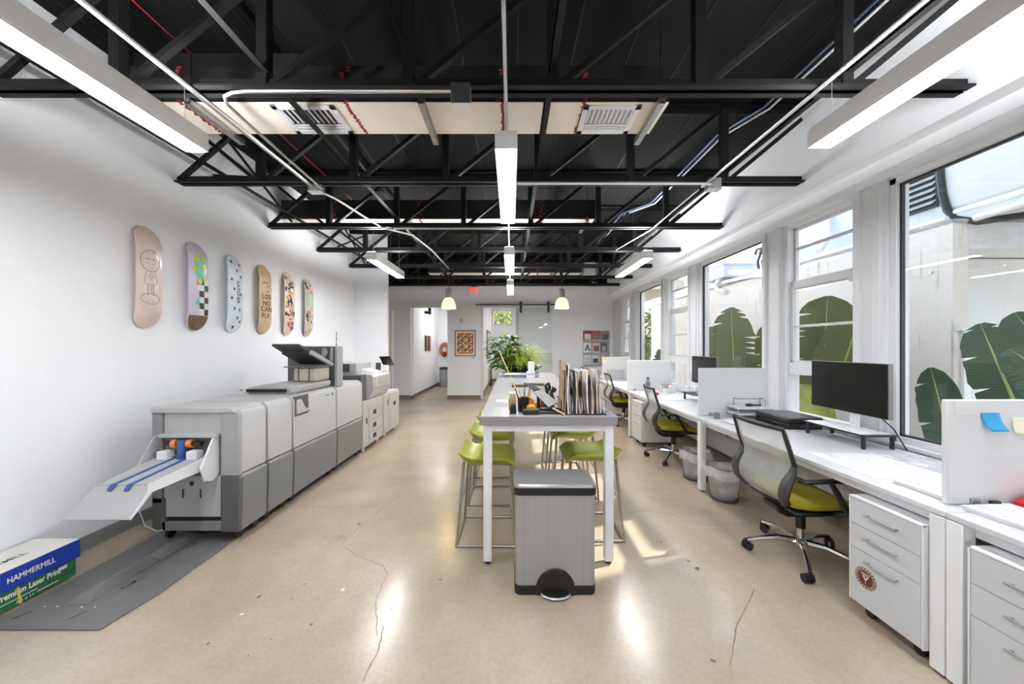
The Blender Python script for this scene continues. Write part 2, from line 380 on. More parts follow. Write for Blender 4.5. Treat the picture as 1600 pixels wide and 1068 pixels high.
# floor cracks: thin grooves filled dark
CRK = mat('crack_grime', (128, 110, 88), .7, var=.3, scale=30)
cracks = [[(668, 728), (640, 765), (600, 790), (575, 812), (545, 838), (533, 850)], [(540, 855), (556, 868), (578, 874), (600, 884), (604, 898), (597, 916), (586, 940), (588, 966), (589, 992)],
          [(598, 978), (596, 998), (586, 1024), (568, 1064)], [(1080, 818), (1110, 820), (1150, 819), (1168, 818)], [(975, 800), (1010, 798), (1045, 801), (1075, 815)],
          [(1180, 920), (1150, 980), (1140, 1040)], [(470, 790), (520, 792), (560, 790), (600, 790)]]
for c in cracks:
    pts = [P(x, y, Z=.0006) for x, y in c]; fine = []
    for a, b in zip(pts, pts[1:]):
        for k in range(4): fine.append(a.lerp(b, k / 4) + Vector((random.uniform(-.006, .006), random.uniform(-.006, .006), 0)))
    fine.append(pts[-1]); m = MB(); L = []; Rr = []
    for i, p in enumerate(fine):
        d = (fine[min(i + 1, len(fine) - 1)] - fine[max(i - 1, 0)]).normalized(); q = Vector((-d.y, d.x, 0)) * (.0018 + .0016 * random.random())
        L.append(m.v(p + q)); Rr.append(m.v(p - q))
    for i in range(len(fine) - 1): m.face([L[i], L[i + 1], Rr[i + 1], Rr[i]])
    struct(m.build('floor_crack', CRK, smooth=False))

rnd0 = random.Random(4)
CHP = mat('floor_chip_pale', (206, 198, 184), .4); CHD = mat('floor_chip_dark', (96, 82, 66), .6)
for i, (x, y, r, dk) in enumerate([(536, 920, 7, 0), (405, 931, 7, 1), (378, 959, 5, 0), (456, 935, 3, 1), (486, 975, 5, 1), (424, 998, 3, 1), (388, 1023, 3, 1), (476, 912, 4, 1), (562, 818, 6, 1), (1090, 888, 8, 1), (1076, 876, 6, 1), (1033, 846, 5, 1), (1114, 1031, 8, 1), (500, 838, 2, 0), (598, 840, 2, 0), (612, 950, 3, 1), (688, 905, 4, 1), (325, 1005, 5, 1)]):
    c = P(x, y, Z=.0005); sx = .55 * r * c.y / F; m = MB(c); js = [rnd0.uniform(.55, 1.1) for _ in range(9)]
    m.face([m.v(c + Vector((sx * js[k] * cos(2 * pi * k / 9), sx * 1.1 * js[k] * sin(2 * pi * k / 9), 0))) for k in range(9)])
    struct(m.build('floor_chip', CHD if dk else CHP, smooth=False))

# ------------------------------------------------------------------ steel joists
ZB0, ZB1 = 2.935, 3.03
jY = [-1.6, -.3, .87, 1.99, 3.12, 4.29, 5.35, 6.42, 7.45, 8.35]
jl = {1.99: 'black steel roof joist nearest the camera, crossing in front of the big air duct', 3.12: 'second black roof joist from the camera, just beyond the big duct',
      4.29: 'third black roof joist from the camera, above the far end of the central lamp', 5.35: 'fourth black roof joist, over the wall column at left',
      6.42: 'fifth black roof joist, carrying the two glass pendants', 7.45: 'sixth black roof joist, second from the far wall', 8.35: 'farthest black roof joist, next to the far wall',
      .87: 'black roof joist overhead, its posts above the frame', -.3: 'black roof joist behind the camera', -1.6: 'rearmost black roof joist behind the camera'}
for y in jY:
    o = (0, y, ZB0); xl = XL if y < YC else -2.9; lo = XL + .005 if y < YC else -3.9
    t = thing('steel_joist', jl[y], 'roof joist', o, group='black steel roof joists')
    m = MB(o)
    for s in (-1, 1):
        m.box(lo, 2.645, y + s * .006, y + s * .05, ZB0, ZB0 + .012).box(lo, 2.645, y + s * .006, y + s * .014, ZB0, ZB1 - .03)
    m.build('bottom_chord', STEELB, t, smooth=False)
    m = MB(o)
    for s in (-1, 1):
        m.box(lo, 2.645, y + s * .006, y + s * .05, 3.615, 3.63).box(lo, 2.645, y + s * .006, y + s * .014, 3.565, 3.63)
    m.build('top_chord', STEELB, t, smooth=False)
    vx = [1.94, 1.09, .24, -.60, -1.44, -2.29]
    for x in vx:
        MB(o).box(x - .03, x + .03, y - .028, y + .028, ZB0 + .01, 3.62).build('web_post', STEELB, t, smooth=False)
    for x in vx:
        MB(o).bar((x + .04, y, ZB0 + .03), (x + .81 if x < 1.9 else 2.645, y, 3.59 if x < 1.9 else 3.52), .035, .035).build('diagonal', STEELB, t, smooth=False)
    MB(o).bar((-3.04, y, ZB0 + .03), (-2.32, y, 3.59), .035, .035).build('diagonal', STEELB, t, smooth=False)
    MB(o).bar((-3.04, y, 3.55), (-2.33, y, ZB0 + .03), .03, .03).build('diagonal', STEELB, t, smooth=False)
# bridging bars along the room
for x, z, lb in ((-2.66, 3.045, 'black bridging angle nearest the left wall under the ceiling'), (-1.42, 3.045, 'black bridging angle second from the left wall'), (.235, 3.045, 'black bridging angle right of the central lamps'), (1.95, 3.045, 'black bridging angle nearest the windows')):
    m = MB((x, 3, z)).box(x - .022, x + .022, -1.6, 8.4, z - .015, z - .008).box(x - .022, x - .015, -1.6, 8.4, z - .015, z + .02)
    tag(m.build('bridging_bar', STEELB, smooth=False), lb, 'steel bar', 'bridging bars between the joists')
for x, lb in ((-1.74, 'black upper bridging angle left of the central lamps under the deck'),):
    m = MB((x, 3, 3.55)).box(x - .02, x + .02, -1.6, 8.4, 3.545, 3.552).box(x - .02, x - .014, -1.6, 8.4, 3.545, 3.58)
    tag(m.build('bridging_bar', STEELB, smooth=False), lb, 'steel bar', 'bridging bars between the joists')
# cross bridging, diagonal between joists at the left
for i in (4, 6, 7):
    y0, y1 = jY[i], jY[i + 1]
    m = MB(((-2.66), y0, 3)).bar((-2.72, y0, ZB0 + .08), (-2.72, y1, 3.55), .02, .02).bar((-2.76, y0, 3.55), (-2.76, y1, ZB0 + .08), .02, .02)
    tag(m.build('cross_brace', STEELB, smooth=False), ['pair of crossed black braces after the nearest joist at left', 'pair of crossed black braces after the second joist at left', 'pair of crossed black braces after the third joist at left', 'pair of crossed black braces after the fourth joist at left', 'pair of crossed black braces after the fifth joist at left'][i - 3], 'steel brace', 'cross braces near the left wall')
# floorplan of deck ribs (purlin seams)
m = MB()
for k in range(14):
    x = -2.9 + k * .42; m.box(x, x + .012, YB, YE, 3.644, 3.65)
struct(m.build('ceiling_deck_seams', STEELB, smooth=False))

# ------------------------------------------------------------------ ducts
DUCTL = mat('foil_duct_underside', (240, 230, 216), .5, .0, var=.05, scale=6)
SEAL = mat('red_duct_sealant', (150, 48, 44), .7, var=.5, scale=50)
DUCTD = mat('overspray_black_duct', (44, 42, 42), .45, .4, var=.3, scale=6)
def duct(label, x0, x1, y0, y1, z0, z1, joints, regs, straps, humps=()):
    o = (x0, y0, z0); t = thing('air_duct', label, 'air duct', o)
    MB(o).box(x0, x1, y0, y1, z0 + .004, z1).build('duct_shell', DUCTD, t, smooth=False)
    edges = [x0] + joints + [x1]
    for a, b in zip(edges, edges[1:]):
        MB(o).box(a + .006, b - .006, y0 + .004, y1 - .004, z0, z0 + .004).build('underside_panel', DUCTL, t, smooth=False)
    for h in humps: MB(o).prism([(h[0], z1), (h[1], z1), (h[1] - .12, z1 + .1), (h[0] + .02, z1 + .1)], 'y', y0 + .02, y1 - .02).build('duct_rise', DUCTD, t, smooth=False)
    for j in joints:
        m = MB(o)
        for k in range(26):
            yy = y0 + (y1 - y0) * k / 26; xx = j + random.uniform(-.012, .012) + (yy - y0) * .0
            m.box(xx - .008, xx + .008, yy, yy + .012, z0 - .003, z0 + .002)
        for k in range(12):
            zz = z0 + (z1 - z0) * k / 12; xx = j + random.uniform(-.03, .03)
            m.box(xx - .014, xx + .014, y0 - .003, y0 + .002, zz, zz + .014)
        q = m.build('sealant_seam', SEAL, t, smooth=False); q['kind'] = 'stuff'
    for (a, b, c, d, dark) in regs:
        g = MB(o); g.box(a, b, c, c + .04, z0 - .012, z0).box(a, b, d - .04, d, z0 - .012, z0).box(a, a + .04, c, d, z0 - .012, z0).box(b - .04, b, c, d, z0 - .012, z0)
        rg = g.build('register', TRIMW, t, bevel=.002)
        MB(o).box(a + .04, b - .04, c + .04, d - .04, z0 - .002, z0).build('register_back', BLK if dark else GALV, rg, smooth=False)
        n = 10
        for k in range(n):
            xx = a + .05 + (b - a - .1) * k / (n - 1)
            MB(o).box(xx - .006, xx + .006, c + .04, (c + d) / 2 + .03, z0 - .010, z0 - .003).build('slat', TRIMW, rg, smooth=False)
        for k in range(3):
            yy = (c + d) / 2 + .05 + k * .028
            MB(o).box(a + .04, b - .04, yy, yy + .014, z0 - .010, z0 - .003).build('slat', TRIMW, rg, smooth=False)
    for x in straps:
        q = MB(o); q.box(x - .02, x + .02, y0 - .06, y1 + .06, z0 - .05, z0 - .046).box(x - .022, x - .018, y0 - .06, y1 + .06, z0 - .05, z0 - .018).box(x + .018, x + .022, y0 - .06, y1 + .06, z0 - .05, z0 - .018)
        q.box(x - .02, x + .02, y0 - .06, y0 - .057, z0 - .05, z0 + .0)
        q.build('support_channel', GALV, t, smooth=False)
        MB(o).cyl((x, y0 - .03, z0 - .05), (x, y0 - .03, ZC), .004, n=6).build('hanger_rod', STEELB, t)
    return t
duct('big beige and black air duct crossing the ceiling near the camera, two registers', -2.75, 1.08, 2.32, 2.67, 3.11, 3.36, [-2.25, -1.13, -.06, .5],
     [(-1.66, -1.22, 2.34, 2.65, True), (.50, .90, 2.34, 2.65, False)], [-2.15, -.60, 1.0], [(-2.6, -1.35)])
duct('second air duct crossing behind the third joist, farther from the camera', -3.0, 1.09, 4.45, 4.80, 3.11, 3.36, [-2.3, -1.2, .4], [], [.98])
duct('third small duct behind the far joists', -1.9, 1.6, 7.75, 8.0, 3.12, 3.36, [-.6, .6], [], [.9])
# AC cassette near far right
t = thing('ceiling_unit', 'pale grey air handler box hung above the far right corner', 'air conditioner', (2.0, 7.9, 3.15))
MB((2.0, 7.9, 3.15)).box(1.68, 1.95, 7.9, 8.2, 3.12, 3.4).build('housing', TRIMW, t, bevel=.01)
MB((2.0, 7.9, 3.15)).box(1.96, 2.3, 7.92, 8.2, 3.12, 3.4).build('grille_box', GALV, t, bevel=.01)

# ------------------------------------------------------------------ conduits and boxes
def conduit(label, pts, r=.012, m=EMT, group=None, name='conduit'):
    p0 = Vector(pts[0]); return tag(MB(p0).tube(pts, r, 8).build(name, m), label, 'pipe', group)
def jbox(label, c, s=(.06, .035, .05)):
    t = thing('junction_box', label, 'electrical box', c)
    MB(c).box(c[0] - s[0], c[0] + s[0], c[1] - s[1], c[1] + s[1], c[2] - s[2], c[2] + s[2]).build('box_body', GALV, t, bevel=.004)
    MB(c).box(c[0] - s[0] - .003, c[0] + s[0] + .003, c[1] - s[1] - .003, c[1] + s[1] + .003, c[2] - s[2] - .004, c[2] - s[2] + .004).build('cover_plate', WHITEM, t, bevel=.003)
    return t
ZL = 2.92
conduit('bright metal conduit running over the left lamp row', [(-1.83, -1.5, ZL), (-1.83, 3.1, ZL), (-1.83, 3.14, ZL)], .016, group='lamp conduits')
conduit('bright metal conduit bending on past the left junction box to the far end', [(-1.83, 3.2, ZL), (-1.75, 3.4, ZL), (-1.68, 3.8, ZL), (-1.60, 4.2, 2.915), (-1.3, 4.5, 2.915), (-1.22, 5.2, ZL), (-1.18, 6.4, ZL)], .012, group='lamp conduits')
conduit('bright metal conduit running above the central lamp row', [(-.035, -1.5, ZL), (-.03, 8.3, ZL)], .012, group='lamp conduits')
conduit('bright metal conduit running over the right lamp row', [(1.757, -1.5, ZL), (1.757, 3.14, ZL)], .013, group='lamp conduits')
conduit('thin conduit continuing past the right junction box', [(1.757, 3.2, ZL), (1.757, 4.3, ZL), (1.6, 5.2, ZL)], .008, group='lamp conduits')
jbox('metal junction box with white cover at the left conduit bend', (-1.80, 3.15, ZL)); jbox('dark junction box where the right conduits meet', (1.83, 3.10, ZL))
jbox('metal twin outlet box hung on the nearest joist', (-.285, 1.94, 2.87), (.055, .03, .06))
pts = [(-.34, 1.93, 2.893), (-1.50, 1.93, 2.893), (-1.58, 1.932, 2.888), (-1.64, 1.95, 2.88), (-1.67, 2.0, 2.87), (-1.68, 2.2, 2.87), (-1.72, 3.1, 2.88)]
conduit('curved white conduit along the nearest joist to the outlet box', pts, .010, EMT)
conduit('white conduit along the second joist to the right junction box', [(.05, 3.05, 2.905), (1.70, 3.05, 2.905), (1.80, 3.07, 2.91)], .011, WHITEM)
conduit('pale conduit along the third joist left of centre', [(-1.45, 4.22, 2.91), (-.1, 4.22, 2.91)], .012, EMT)
BLUEW = mat('blue_grey_conduit', (120, 140, 175), .35, .6)
conduit('blue-grey conduit high under the deck near the windows', [(2.22, -1, 3.55), (2.22, 3.0, 3.55), (2.05, 3.4, 3.55), (2.05, 5.0, 3.55), (1.75, 5.4, 3.55), (1.75, 7, 3.55)], .009, BLUEW)
conduit('white conduit high under the deck beside the blue one', [(2.27, -1, 3.54), (2.27, 3.0, 3.54), (2.10, 3.4, 3.54), (2.10, 5.0, 3.54), (1.80, 5.4, 3.54), (1.80, 7, 3.54)], .009, WHITEM)
conduit('thin red alarm wire under the deck at left', [(-2.28, .5, 3.55), (-2.28, 2.2, 3.53), (-2.28, 5, 3.55)], .004, mat('red_wire', (170, 40, 40), .5), name='wire')

# ------------------------------------------------------------------ linear lamps
def lamp_proto():
    t = thing('linear_lamp', '', 'ceiling lamp', (0, 0, 0))
    b = MB(); b.box(-.065, .065, 0, 1.19, .012, .105).box(-.065, -.06, 0, 1.19, 0, .012).box(.06, .065, 0, 1.19, 0, .012).box(-.065, .065, 0, .004, 0, .012).box(-.065, .065, 1.186, 1.19, 0, .012)
    b.build('housing', mat('lamp_housing_white', (246, 246, 246), .4), t, bevel=.002)
    MB().box(-.059, .059, .005, 1.185, .003, .010).build('diffuser', LAMPE, t, smooth=False)
    MB().box(-.05, .05, .01, 1.18, .105, .108).build('uplight_added_fill', UPFILL, t, smooth=False)  # glowing strip added out of sight on top, to brighten the upper walls
    for y in (.08, 1.11): MB().cyl((0, y, .105), (0, y, .33), .0015, n=6).build('hanger_wire', GALV, t)
    return t
lp = None
lamps = [(-1.83, .80, 'long white linear lamp at upper left, nearest the left wall'), (-1.83, 4.45, 'small white linear lamp in front of the wall column at left'),
         (-.03, 1.95, 'white linear lamp nearest the camera in the central row'), (-.025, 4.22, 'second white linear lamp in the central row'), (-.02, 6.3, 'farthest white linear lamp in the central row'),
         (1.757, .76, 'long white linear lamp at upper right, nearest the windows'), (1.757, 4.38, 'small white linear lamp at right near the far windows'),
         (-1.83, -2.2, 'white linear lamp behind the camera at left'), (1.757, -2.2, 'white linear lamp behind the camera at right'), (-.03, -.6, 'white linear lamp directly behind the camera')]
for x, y, lb in lamps:
    if lp is None: lp = lamp_proto(); lp.location = (x, y, 2.58); lp['label'] = lb; lp['group'] = 'hung linear lamps'
    else: lq = dup(lp, (x, y, 2.58), label=lb)
    if x > -.5 and x < .5 and y < 4:
        for h in list(lq.children):
            if h.name.startswith('uplight'): bpy.data.objects.remove(h)
    if y == 4.45:
        for h in lq.children:
            if h.name.startswith('hanger'):
                near_ = h.data.vertices[0].co.y < .5; h.scale = (1, 1, 1.89 if near_ else 4.29); h.location = (0, 0, -.093 if near_ else -.345)

# pendants
PG = mat('pendant_glass', (250, 226, 150), .3, emit=.5)
PCAP = mat('pendant_cap', (118, 116, 112), .4, .6)
def pendant():
    t = thing('glass_pendant', '', 'pendant lamp'); b = MB()
    b.lathe([(.03, .20), (.05, .195), (.09, .165), (.115, .11), (.13, .05), (.135, 0), (.13, 0), (.11, .10), (.086, .155), (.03, .185)], n=28); b.build('glass_shade', PG, t)
    MB().lathe([(.134, .045), (.138, .04), (.134, .035)], n=28).build('shade_band', mat('band', (196, 178, 130), .4), t)
    MB().ball((0, 0, .10), .04).build('bulb', mat('bulb', (255, 235, 200), .4, emit=320), t)
    c = MB().lathe([(0, .36), (.05, .36), (.052, .35), (.052, .2), (.04, .19), (0, .19)], n=20).build('lamp_cap', PCAP, t)
    MB().cyl((0, 0, .36), (0, 0, .80), .005, n=6).build('stem', BLK, t)
    h = MB().box(-.09, .09, -.02, .02, .73, .76).box(-.1, -.07, -.03, .03, .68, .76).bar((-.05, 0, .7), (-.16, .02, .62), .02, .02); h.build('joist_clamp', BLK, t)
    return t
pp = pendant(); pp.location = (-1.18, 6.42, 2.17); pp['label'] = 'lit glass dome pendant in front of the hallway opening'; pp['group'] = 'glass pendants'
dup(pp, (.95, 6.42, 2.17), label='lit glass dome pendant above the magazine files, right of centre')

# ------------------------------------------------------------------ skateboards
BL = .84; BW = .1
def surf(u, v, off=0):
    e = min(v, BL - v)
    x = .072 - .010 * (u / BW) ** 2
    if e < .17: x -= .055 * ((.17 - e) / .17) ** 1.6
    return Vector((x + off, u, v - BL / 2))
def halfw(v):
    e = min(v, BL - v); return BW * sqrt(max(0.0, 1 - ((.12 - e) / .12) ** 2)) if e < .12 else BW
def deck(t, m, edge):
    vs = [BL * (0.5 - 0.5 * cos(pi * i / 36)) for i in range(37)]
    b = MB()
    def f(i, j, off):
        v = vs[i]; h = halfw(min(max(v, .0006), BL - .0006)); return surf(-h + 2 * h * j / 8, v, off)
    A = [[b.v(f(i, j, 0)) for j in range(9)] for i in range(37)]; B = [[b.v(f(i, j, -.011)) for j in range(9)] for i in range(37)]
    for i in range(36):
        for j in range(8): b.face([A[i][j], A[i][j + 1], A[i + 1][j + 1], A[i + 1][j]]); b.face([B[i][j], B[i + 1][j], B[i + 1][j + 1], B[i][j + 1]])
        b.face([A[i][0], A[i + 1][0], B[i + 1][0], B[i][0]]); b.face([A[i][8], B[i][8], B[i + 1][8], A[i + 1][8]])
    for j in range(8): b.face([A[0][j], B[0][j], B[0][j + 1], A[0][j + 1]]); b.face([A[36][j], A[36][j + 1], B[36][j + 1], B[36][j]])
    b.build('deck', m, t, angle=50)
    MB().box(0, .06, -.02, .02, .2, .23).box(0, .06, -.02, .02, -.23, -.2).build('wall_mount', BLK, t)
    h = MB()
    for z in (.20, .145, -.20, -.145):
        for u in (-.021, .021): p = surf(u, z + BL / 2, .0005); h.cyl(p, p + Vector((.0008, 0, 0)), .0038, n=8)
    h.build('bolt_holes', BLK, t)
def stroke(b, pts, w=.003, off=.0012):
    sc_ = SC; w = w * 1.25
    P_ = [surf(u * sc_, .42 + (v - .42) * sc_, off) for u, v in pts]; L = []; Q = []
    for i, p in enumerate(P_):
        d = P_[min(i + 1, len(P_) - 1)] - P_[max(0, i - 1)]; q = Vector((0, -d.z, d.y)); q = q.normalized() * w / 2 if q.length else Vector((0, w / 2, 0))
        L.append(b.v(p + q)); Q.append(b.v(p - q))
    for i in range(len(P_) - 1): b.face([L[i], L[i + 1], Q[i + 1], Q[i]])
def blob(b, u, v, ru, rv, n=12, off=.0012, jag=0):
    n = max(n, 8); js = [1 + random.uniform(-jag, jag) for _ in range(n)]
    def pt(k, f):
        uu = u + ru * js[k] * f * cos(2 * pi * k / n); vv = v + rv * js[k] * f * sin(2 * pi * k / n)
        hw = halfw(min(max(vv, .002), BL - .002)) - .002
        return b.v(surf(max(-hw, min(hw, uu)), vv, off))
    c = b.v(surf(u, v, off)); rs = [[pt(k, f) for k in range(n)] for f in (.35, .7, 1)]
    for k in range(n):
        b.face([c, rs[0][k], rs[0][(k + 1) % n]])
        for A, B in zip(rs, rs[1:]): b.face([A[k], B[k], B[(k + 1) % n], A[(k + 1) % n]])
def quad(b, u0, u1, v0, v1, sh=0, off=.0012):
    b.face([b.v(surf(u0, v0, off)), b.v(surf(u1, v0 + sh, off)), b.v(surf(u1, v1 + sh, off)), b.v(surf(u0, v1, off))])
def ell(u, v, ru, rv, n=24): return [(u + ru * cos(2 * pi * k / n), v + rv * sin(2 * pi * k / n)) for k in range(n + 1)]
by = [2.815, 3.257, 3.693, 4.142, 4.595, 5.04]; ZBd = 2.02
INK = mat('drawing_ink', (70, 62, 58), .6)
bl = ['largest, nearest pale pink skateboard deck with a thin line drawing', 'lilac skateboard deck with checkerboard and yellow-green splash', 'pale blue skateboard deck with small dark red spots',
      'tan wooden skateboard deck with hand-lettered words', 'multicoloured collage skateboard deck, second from the column', 'skateboard deck with green window panel, farthest from camera']
bc = [mat('deck_pink', (222, 203, 194), .3, var=.05, coat=.3), mat('deck_lilac', (212, 202, 220), .3, coat=.3), None, mat('deck_tan', (208, 178, 142), .35, var=.06), mat('deck_collage', (228, 205, 190), .35), mat('deck_grey', (196, 190, 180), .35, var=.1)]
m3 = mat('deck_blue', (214, 228, 234), .35, var=.1, scale=14); bc[2] = m3
EDGE = mat('deck_edge_wood', (190, 160, 130), .6)
bd = []
for i in range(6):
    t = thing('skateboard_deck', bl[i], 'skateboard', (XL, by[i], ZBd), group='skateboard decks hung on the left wall'); deck(t, bc[i], EDGE); bd.append(t)
SC = 1.22
# 1 : generic line doodle (head-and-body outline)
b = MB(); stroke(b, ell(0, .53, .062, .072)); stroke(b, [(-.05, .53), (-.03, .545), (0, .54), (.03, .545), (.055, .53)], .002); stroke(b, [(-.03, .515), (-.012, .513)], .002); stroke(b, [(.012, .513), (.03, .517)], .002)
stroke(b, [(-.012, .483), (.012, .483)], .002); stroke(b, [(-.028, .455), (-.042, .39), (-.03, .37), (.03, .37), (.042, .39), (.028, .455)], .0025)
stroke(b, [(-.02, .37), (-.018, .31)], .0025); stroke(b, [(0, .37), (0, .31)], .0022); stroke(b, [(.02, .37), (.018, .31)], .0025); stroke(b, ell(0, .275, .06, .036), .0025)
stroke(b, ell(0, .425, .014, .014, 10), .002); b.build('line_drawing', INK, bd[0], smooth=False)
# 2
SC = 1.0
b = MB(); blob(b, .01, .60, .052, .13, 20, .0012, .25); blob(b, .0, .27, .05, .04, 14, .0012, .3); b.build('green_splash', mat('mint', (110, 205, 170), .4, var=.2), bd[1], smooth=False)
b = MB()
for u, v, r in ((-.03, .68, .024), (.05, .62, .024), (-.05, .58, .02), (.06, .50, .022), (-.005, .47, .024), (0, .73, .016), (.03, .70, .014)): blob(b, u, v, r, r * 1.1, 12, .0020, .2)
b.build('yellow_shapes', mat('acid_yellow', (222, 220, 40), .4), bd[1], smooth=False)
bk = MB(); wh = MB()
for r in range(6):
    for c in range(2):
        u0 = -.005 + c * .052 - (.02 if r > 3 and c == 0 else 0); u1 = min((c + 1) * .052 - .005, .098); (bk if (r + c) % 2 else wh) and quad(bk if (r + c) % 2 else wh, u0, u1, .15 + r * .058, .15 + (r + 1) * .058, 0, .0022)
bk.build('black_checks', mat('check_black', (40, 38, 38), .4), bd[1], smooth=False); wh.build('white_checks', mat('check_white', (232, 230, 230), .4), bd[1], smooth=False)
b = MB()
def tl(u, v): vv = .004 + .14 * v; h = halfw(vv) - .001; return surf(-h + 2 * h * u, vv, .0016)
b.grid(tl, 8, 14); b.build('brown_tail_print', mat('brown_grass', (112, 92, 70), .5, var=.5, scale=40, stretch=(1, 6, 1)), bd[1], smooth=False)
# 3
b = MB(); c_ = MB()
for u, v in ((-.05, .76), (.05, .74), (.0, .67), (.055, .61), (-.06, .57), (-.03, .47), (.06, .42), (-.06, .37), (-.03, .26), (.04, .25), (.01, .16), (.05, .12), (-.02, .06)): blob(b, u, v, .012, .016, 10, .0014, .2); blob(c_, u + .004, v - .006, .016, .021, 10, .0012, .2)
c_.build('pink_haloes', mat('halo_pink', (225, 180, 195), .4), bd[2], smooth=False)['kind'] = 'stuff'; b.build('dark_red_spots', mat('spot_red', (120, 40, 60), .4), bd[2], smooth=False)['kind'] = 'stuff'
text('CATCHER', .055, INK, bd[2], surf(.02, .44, .002), rot3((0, 0, -1), (0, 1, 0)), bold=.0008)
# 4
for s_, v, u in (('LOS', .45, 0), ('NO', .37, .005), ('CAN', .30, 0), ('FLY', .22, -.01)): text(s_, .082, INK, bd[3], surf(u, v, .002), (R(90), 0, R(90)), bold=.001)
b = MB(); stroke(b, [(-.06, .60), (-.03, .63), (0, .61), (.02, .63)], .008); stroke(b, [(.0, .59), (.03, .57), (.05, .60)], .006); stroke(b, [(-.01, .52), (.02, .515), (.045, .525)], .006); b.build('ink_marks', INK, bd[3], smooth=False)
# 5,6 collage
cols = [(60, 60, 66), (150, 190, 70), (230, 170, 80), (232, 232, 230), (110, 120, 150), (200, 120, 120), (40, 40, 44), (245, 190, 160)]
for q, nshape in ((4, 110), (5, 26)):
    for ci, cc in enumerate(cols):
        b = MB()
        for k in range(nshape // 8 + 2):
            v = random.uniform(.07, .77) if q == 4 else random.choice([random.uniform(.05, .36), random.uniform(.66, .78)]); blob(b, random.uniform(-.08, .08), v, random.uniform(.012, .03), random.uniform(.015, .035), 7, .0012 + .0001 * ci, .3)
        b.build('collage_patch', mat('collage_%d' % ci, cc, .4), bd[q], smooth=False)['kind'] = 'stuff'
b = MB(); quad(b, -.08, .08, .42, .64, 0, .0024); b.build('green_panel', mat('panel_green', (120, 190, 150), .35, var=.1), bd[5], smooth=False)
b = MB(); quad(b, .0, .065, .44, .62, 0, .0032); b.build('pale_pane_print', mat('panel_pale', (190, 215, 170), .35), bd[5], smooth=False)

# ------------------------------------------------------------------ floor plate under the presses
PLATE = mat('plate_grey_paint', (112, 111, 110), .36, .12, var=.08, scale=5)
o = (-2.4, 1.74, 0); t = thing('floor_plate', 'dark grey stamped metal plate on the floor, running under the presses', 'metal plate', o)
MB(o).prism([(-2.72, 1.84), (-2.72, 5.2), (-2.10, 5.2), (-2.06, 2.0), (-2.10, 1.74), (-2.76, 1.74)], 'z', .001, .010).build('plate_sheet', PLATE, t, bevel=.002)
def ridge(b, x0, x1, y0, y1, h):
    b.hexa([(x0, y0, .010), (x1, y0, .010), (x1, y1, .010), (x0, y1, .010), (x0 + .05, y0 + .10, .01 + h), (x1 - .05, y0 + .10, .01 + h), (x1 - .05, y1 - .02, .01 + h), (x0 + .05, y1 - .02, .01 + h)])
for y0, y1 in ((1.90, 2.30), (2.31, 2.62), (2.63, 3.0)):
    b = MB(o); ridge(b, -2.50, -2.36, y0, y1, .038); b.build('raised_ridge', PLATE, t, bevel=.008, seg=3)
    b = MB(o); ridge(b, -2.31, -2.17, y0 - .02, y1, .010); b.build('raised_ridge', PLATE, t, bevel=.002)
    b = MB(o); ridge(b, -2.33, -2.31, y0 + .12, y0 + .20, .012); b.build('raised_ridge', PLATE, t, bevel=.003)
b = MB(o)
for x, y in ((-2.585, 1.89), (-2.515, 1.89), (-2.375, 1.885), (-2.30, 1.885), (-2.51, 2.12), (-2.25, 2.12), (-2.47, 2.38), (-2.2, 2.37), (-2.50, 2.55), (-2.22, 2.56), (-2.35, 2.6)): b.ball((x, y, .011), .0045, 8, (1, 1, .5))
q = b.build('rivet', TRIMW, t); q['kind'] = 'stuff'
for x in (-2.64, -2.34): MB(o).bar((x, 1.80, .0105), (x + .03, 1.86, .0105), .004, .002).build('slot', BLK, t)

# paper carton at the left edge
o = (-2.885, 1.80, 0); t = thing('paper_carton', 'open carton of copy paper with blue lid and green sides, at lower left', 'box', o)
GRN = mat('carton_green', (48, 112, 66), .5, var=.35, scale=6, stretch=(1, .4, 3)); BLU = mat('carton_blue', (28, 62, 168), .45, var=.06)
MB(o).box(-3.02, -2.75, 1.42, 2.155, .012, .17).build('carton_body', GRN, t, bevel=.003)
MB(o).box(-3.028, -2.74, 1.41, 2.17, .118, .229).build('lid', BLU, t, bevel=.004)
lt = MB(o).box(-3.028, -2.742, 1.412, 2.168, .229, .2305).build('lid_top', mat('carton_top', (222, 220, 214), .6), t)
WT = mat('print_white', (240, 240, 240), .5); DK = mat('print_dark', (60, 62, 66), .5)
off = lambda x, y, z: (x - o[0], y - o[1], z - o[2])
text('HAMMERMILL', .044, WT, t, off(-2.7385, 1.95, .172), FX, bold=.0008, sx=.74)
text('Premium Laser Print', .046, WT, t, off(-2.7485, 1.95, .086), FX, bold=.001, sx=.68)
text('HAMMERMILL', .05, DK, t, off(-2.87, 1.88, .231), rot3((0, 1, 0), (-1, 0, 0)), bold=.0006, sx=.9)
MB(o).box(-2.7495, -2.748, 1.80, 1.98, .047, .050).box(-2.7495, -2.748, 2.07, 2.11, .085, .105).box(-2.7495, -2.748, 1.98, 2.07, .03, .034).build('printed_rule', WT, t)
text('8.5 x 11', .022, WT, t, off(-2.7485, 1.93, .028), FX)
MB(o).prism([(1.905, .012), (1.915, .012), (1.905, .11), (1.893, .11)], 'x', -2.7485, -2.7465).build('yellow_strap', mat('yellow_strap', (225, 210, 90), .5), t)

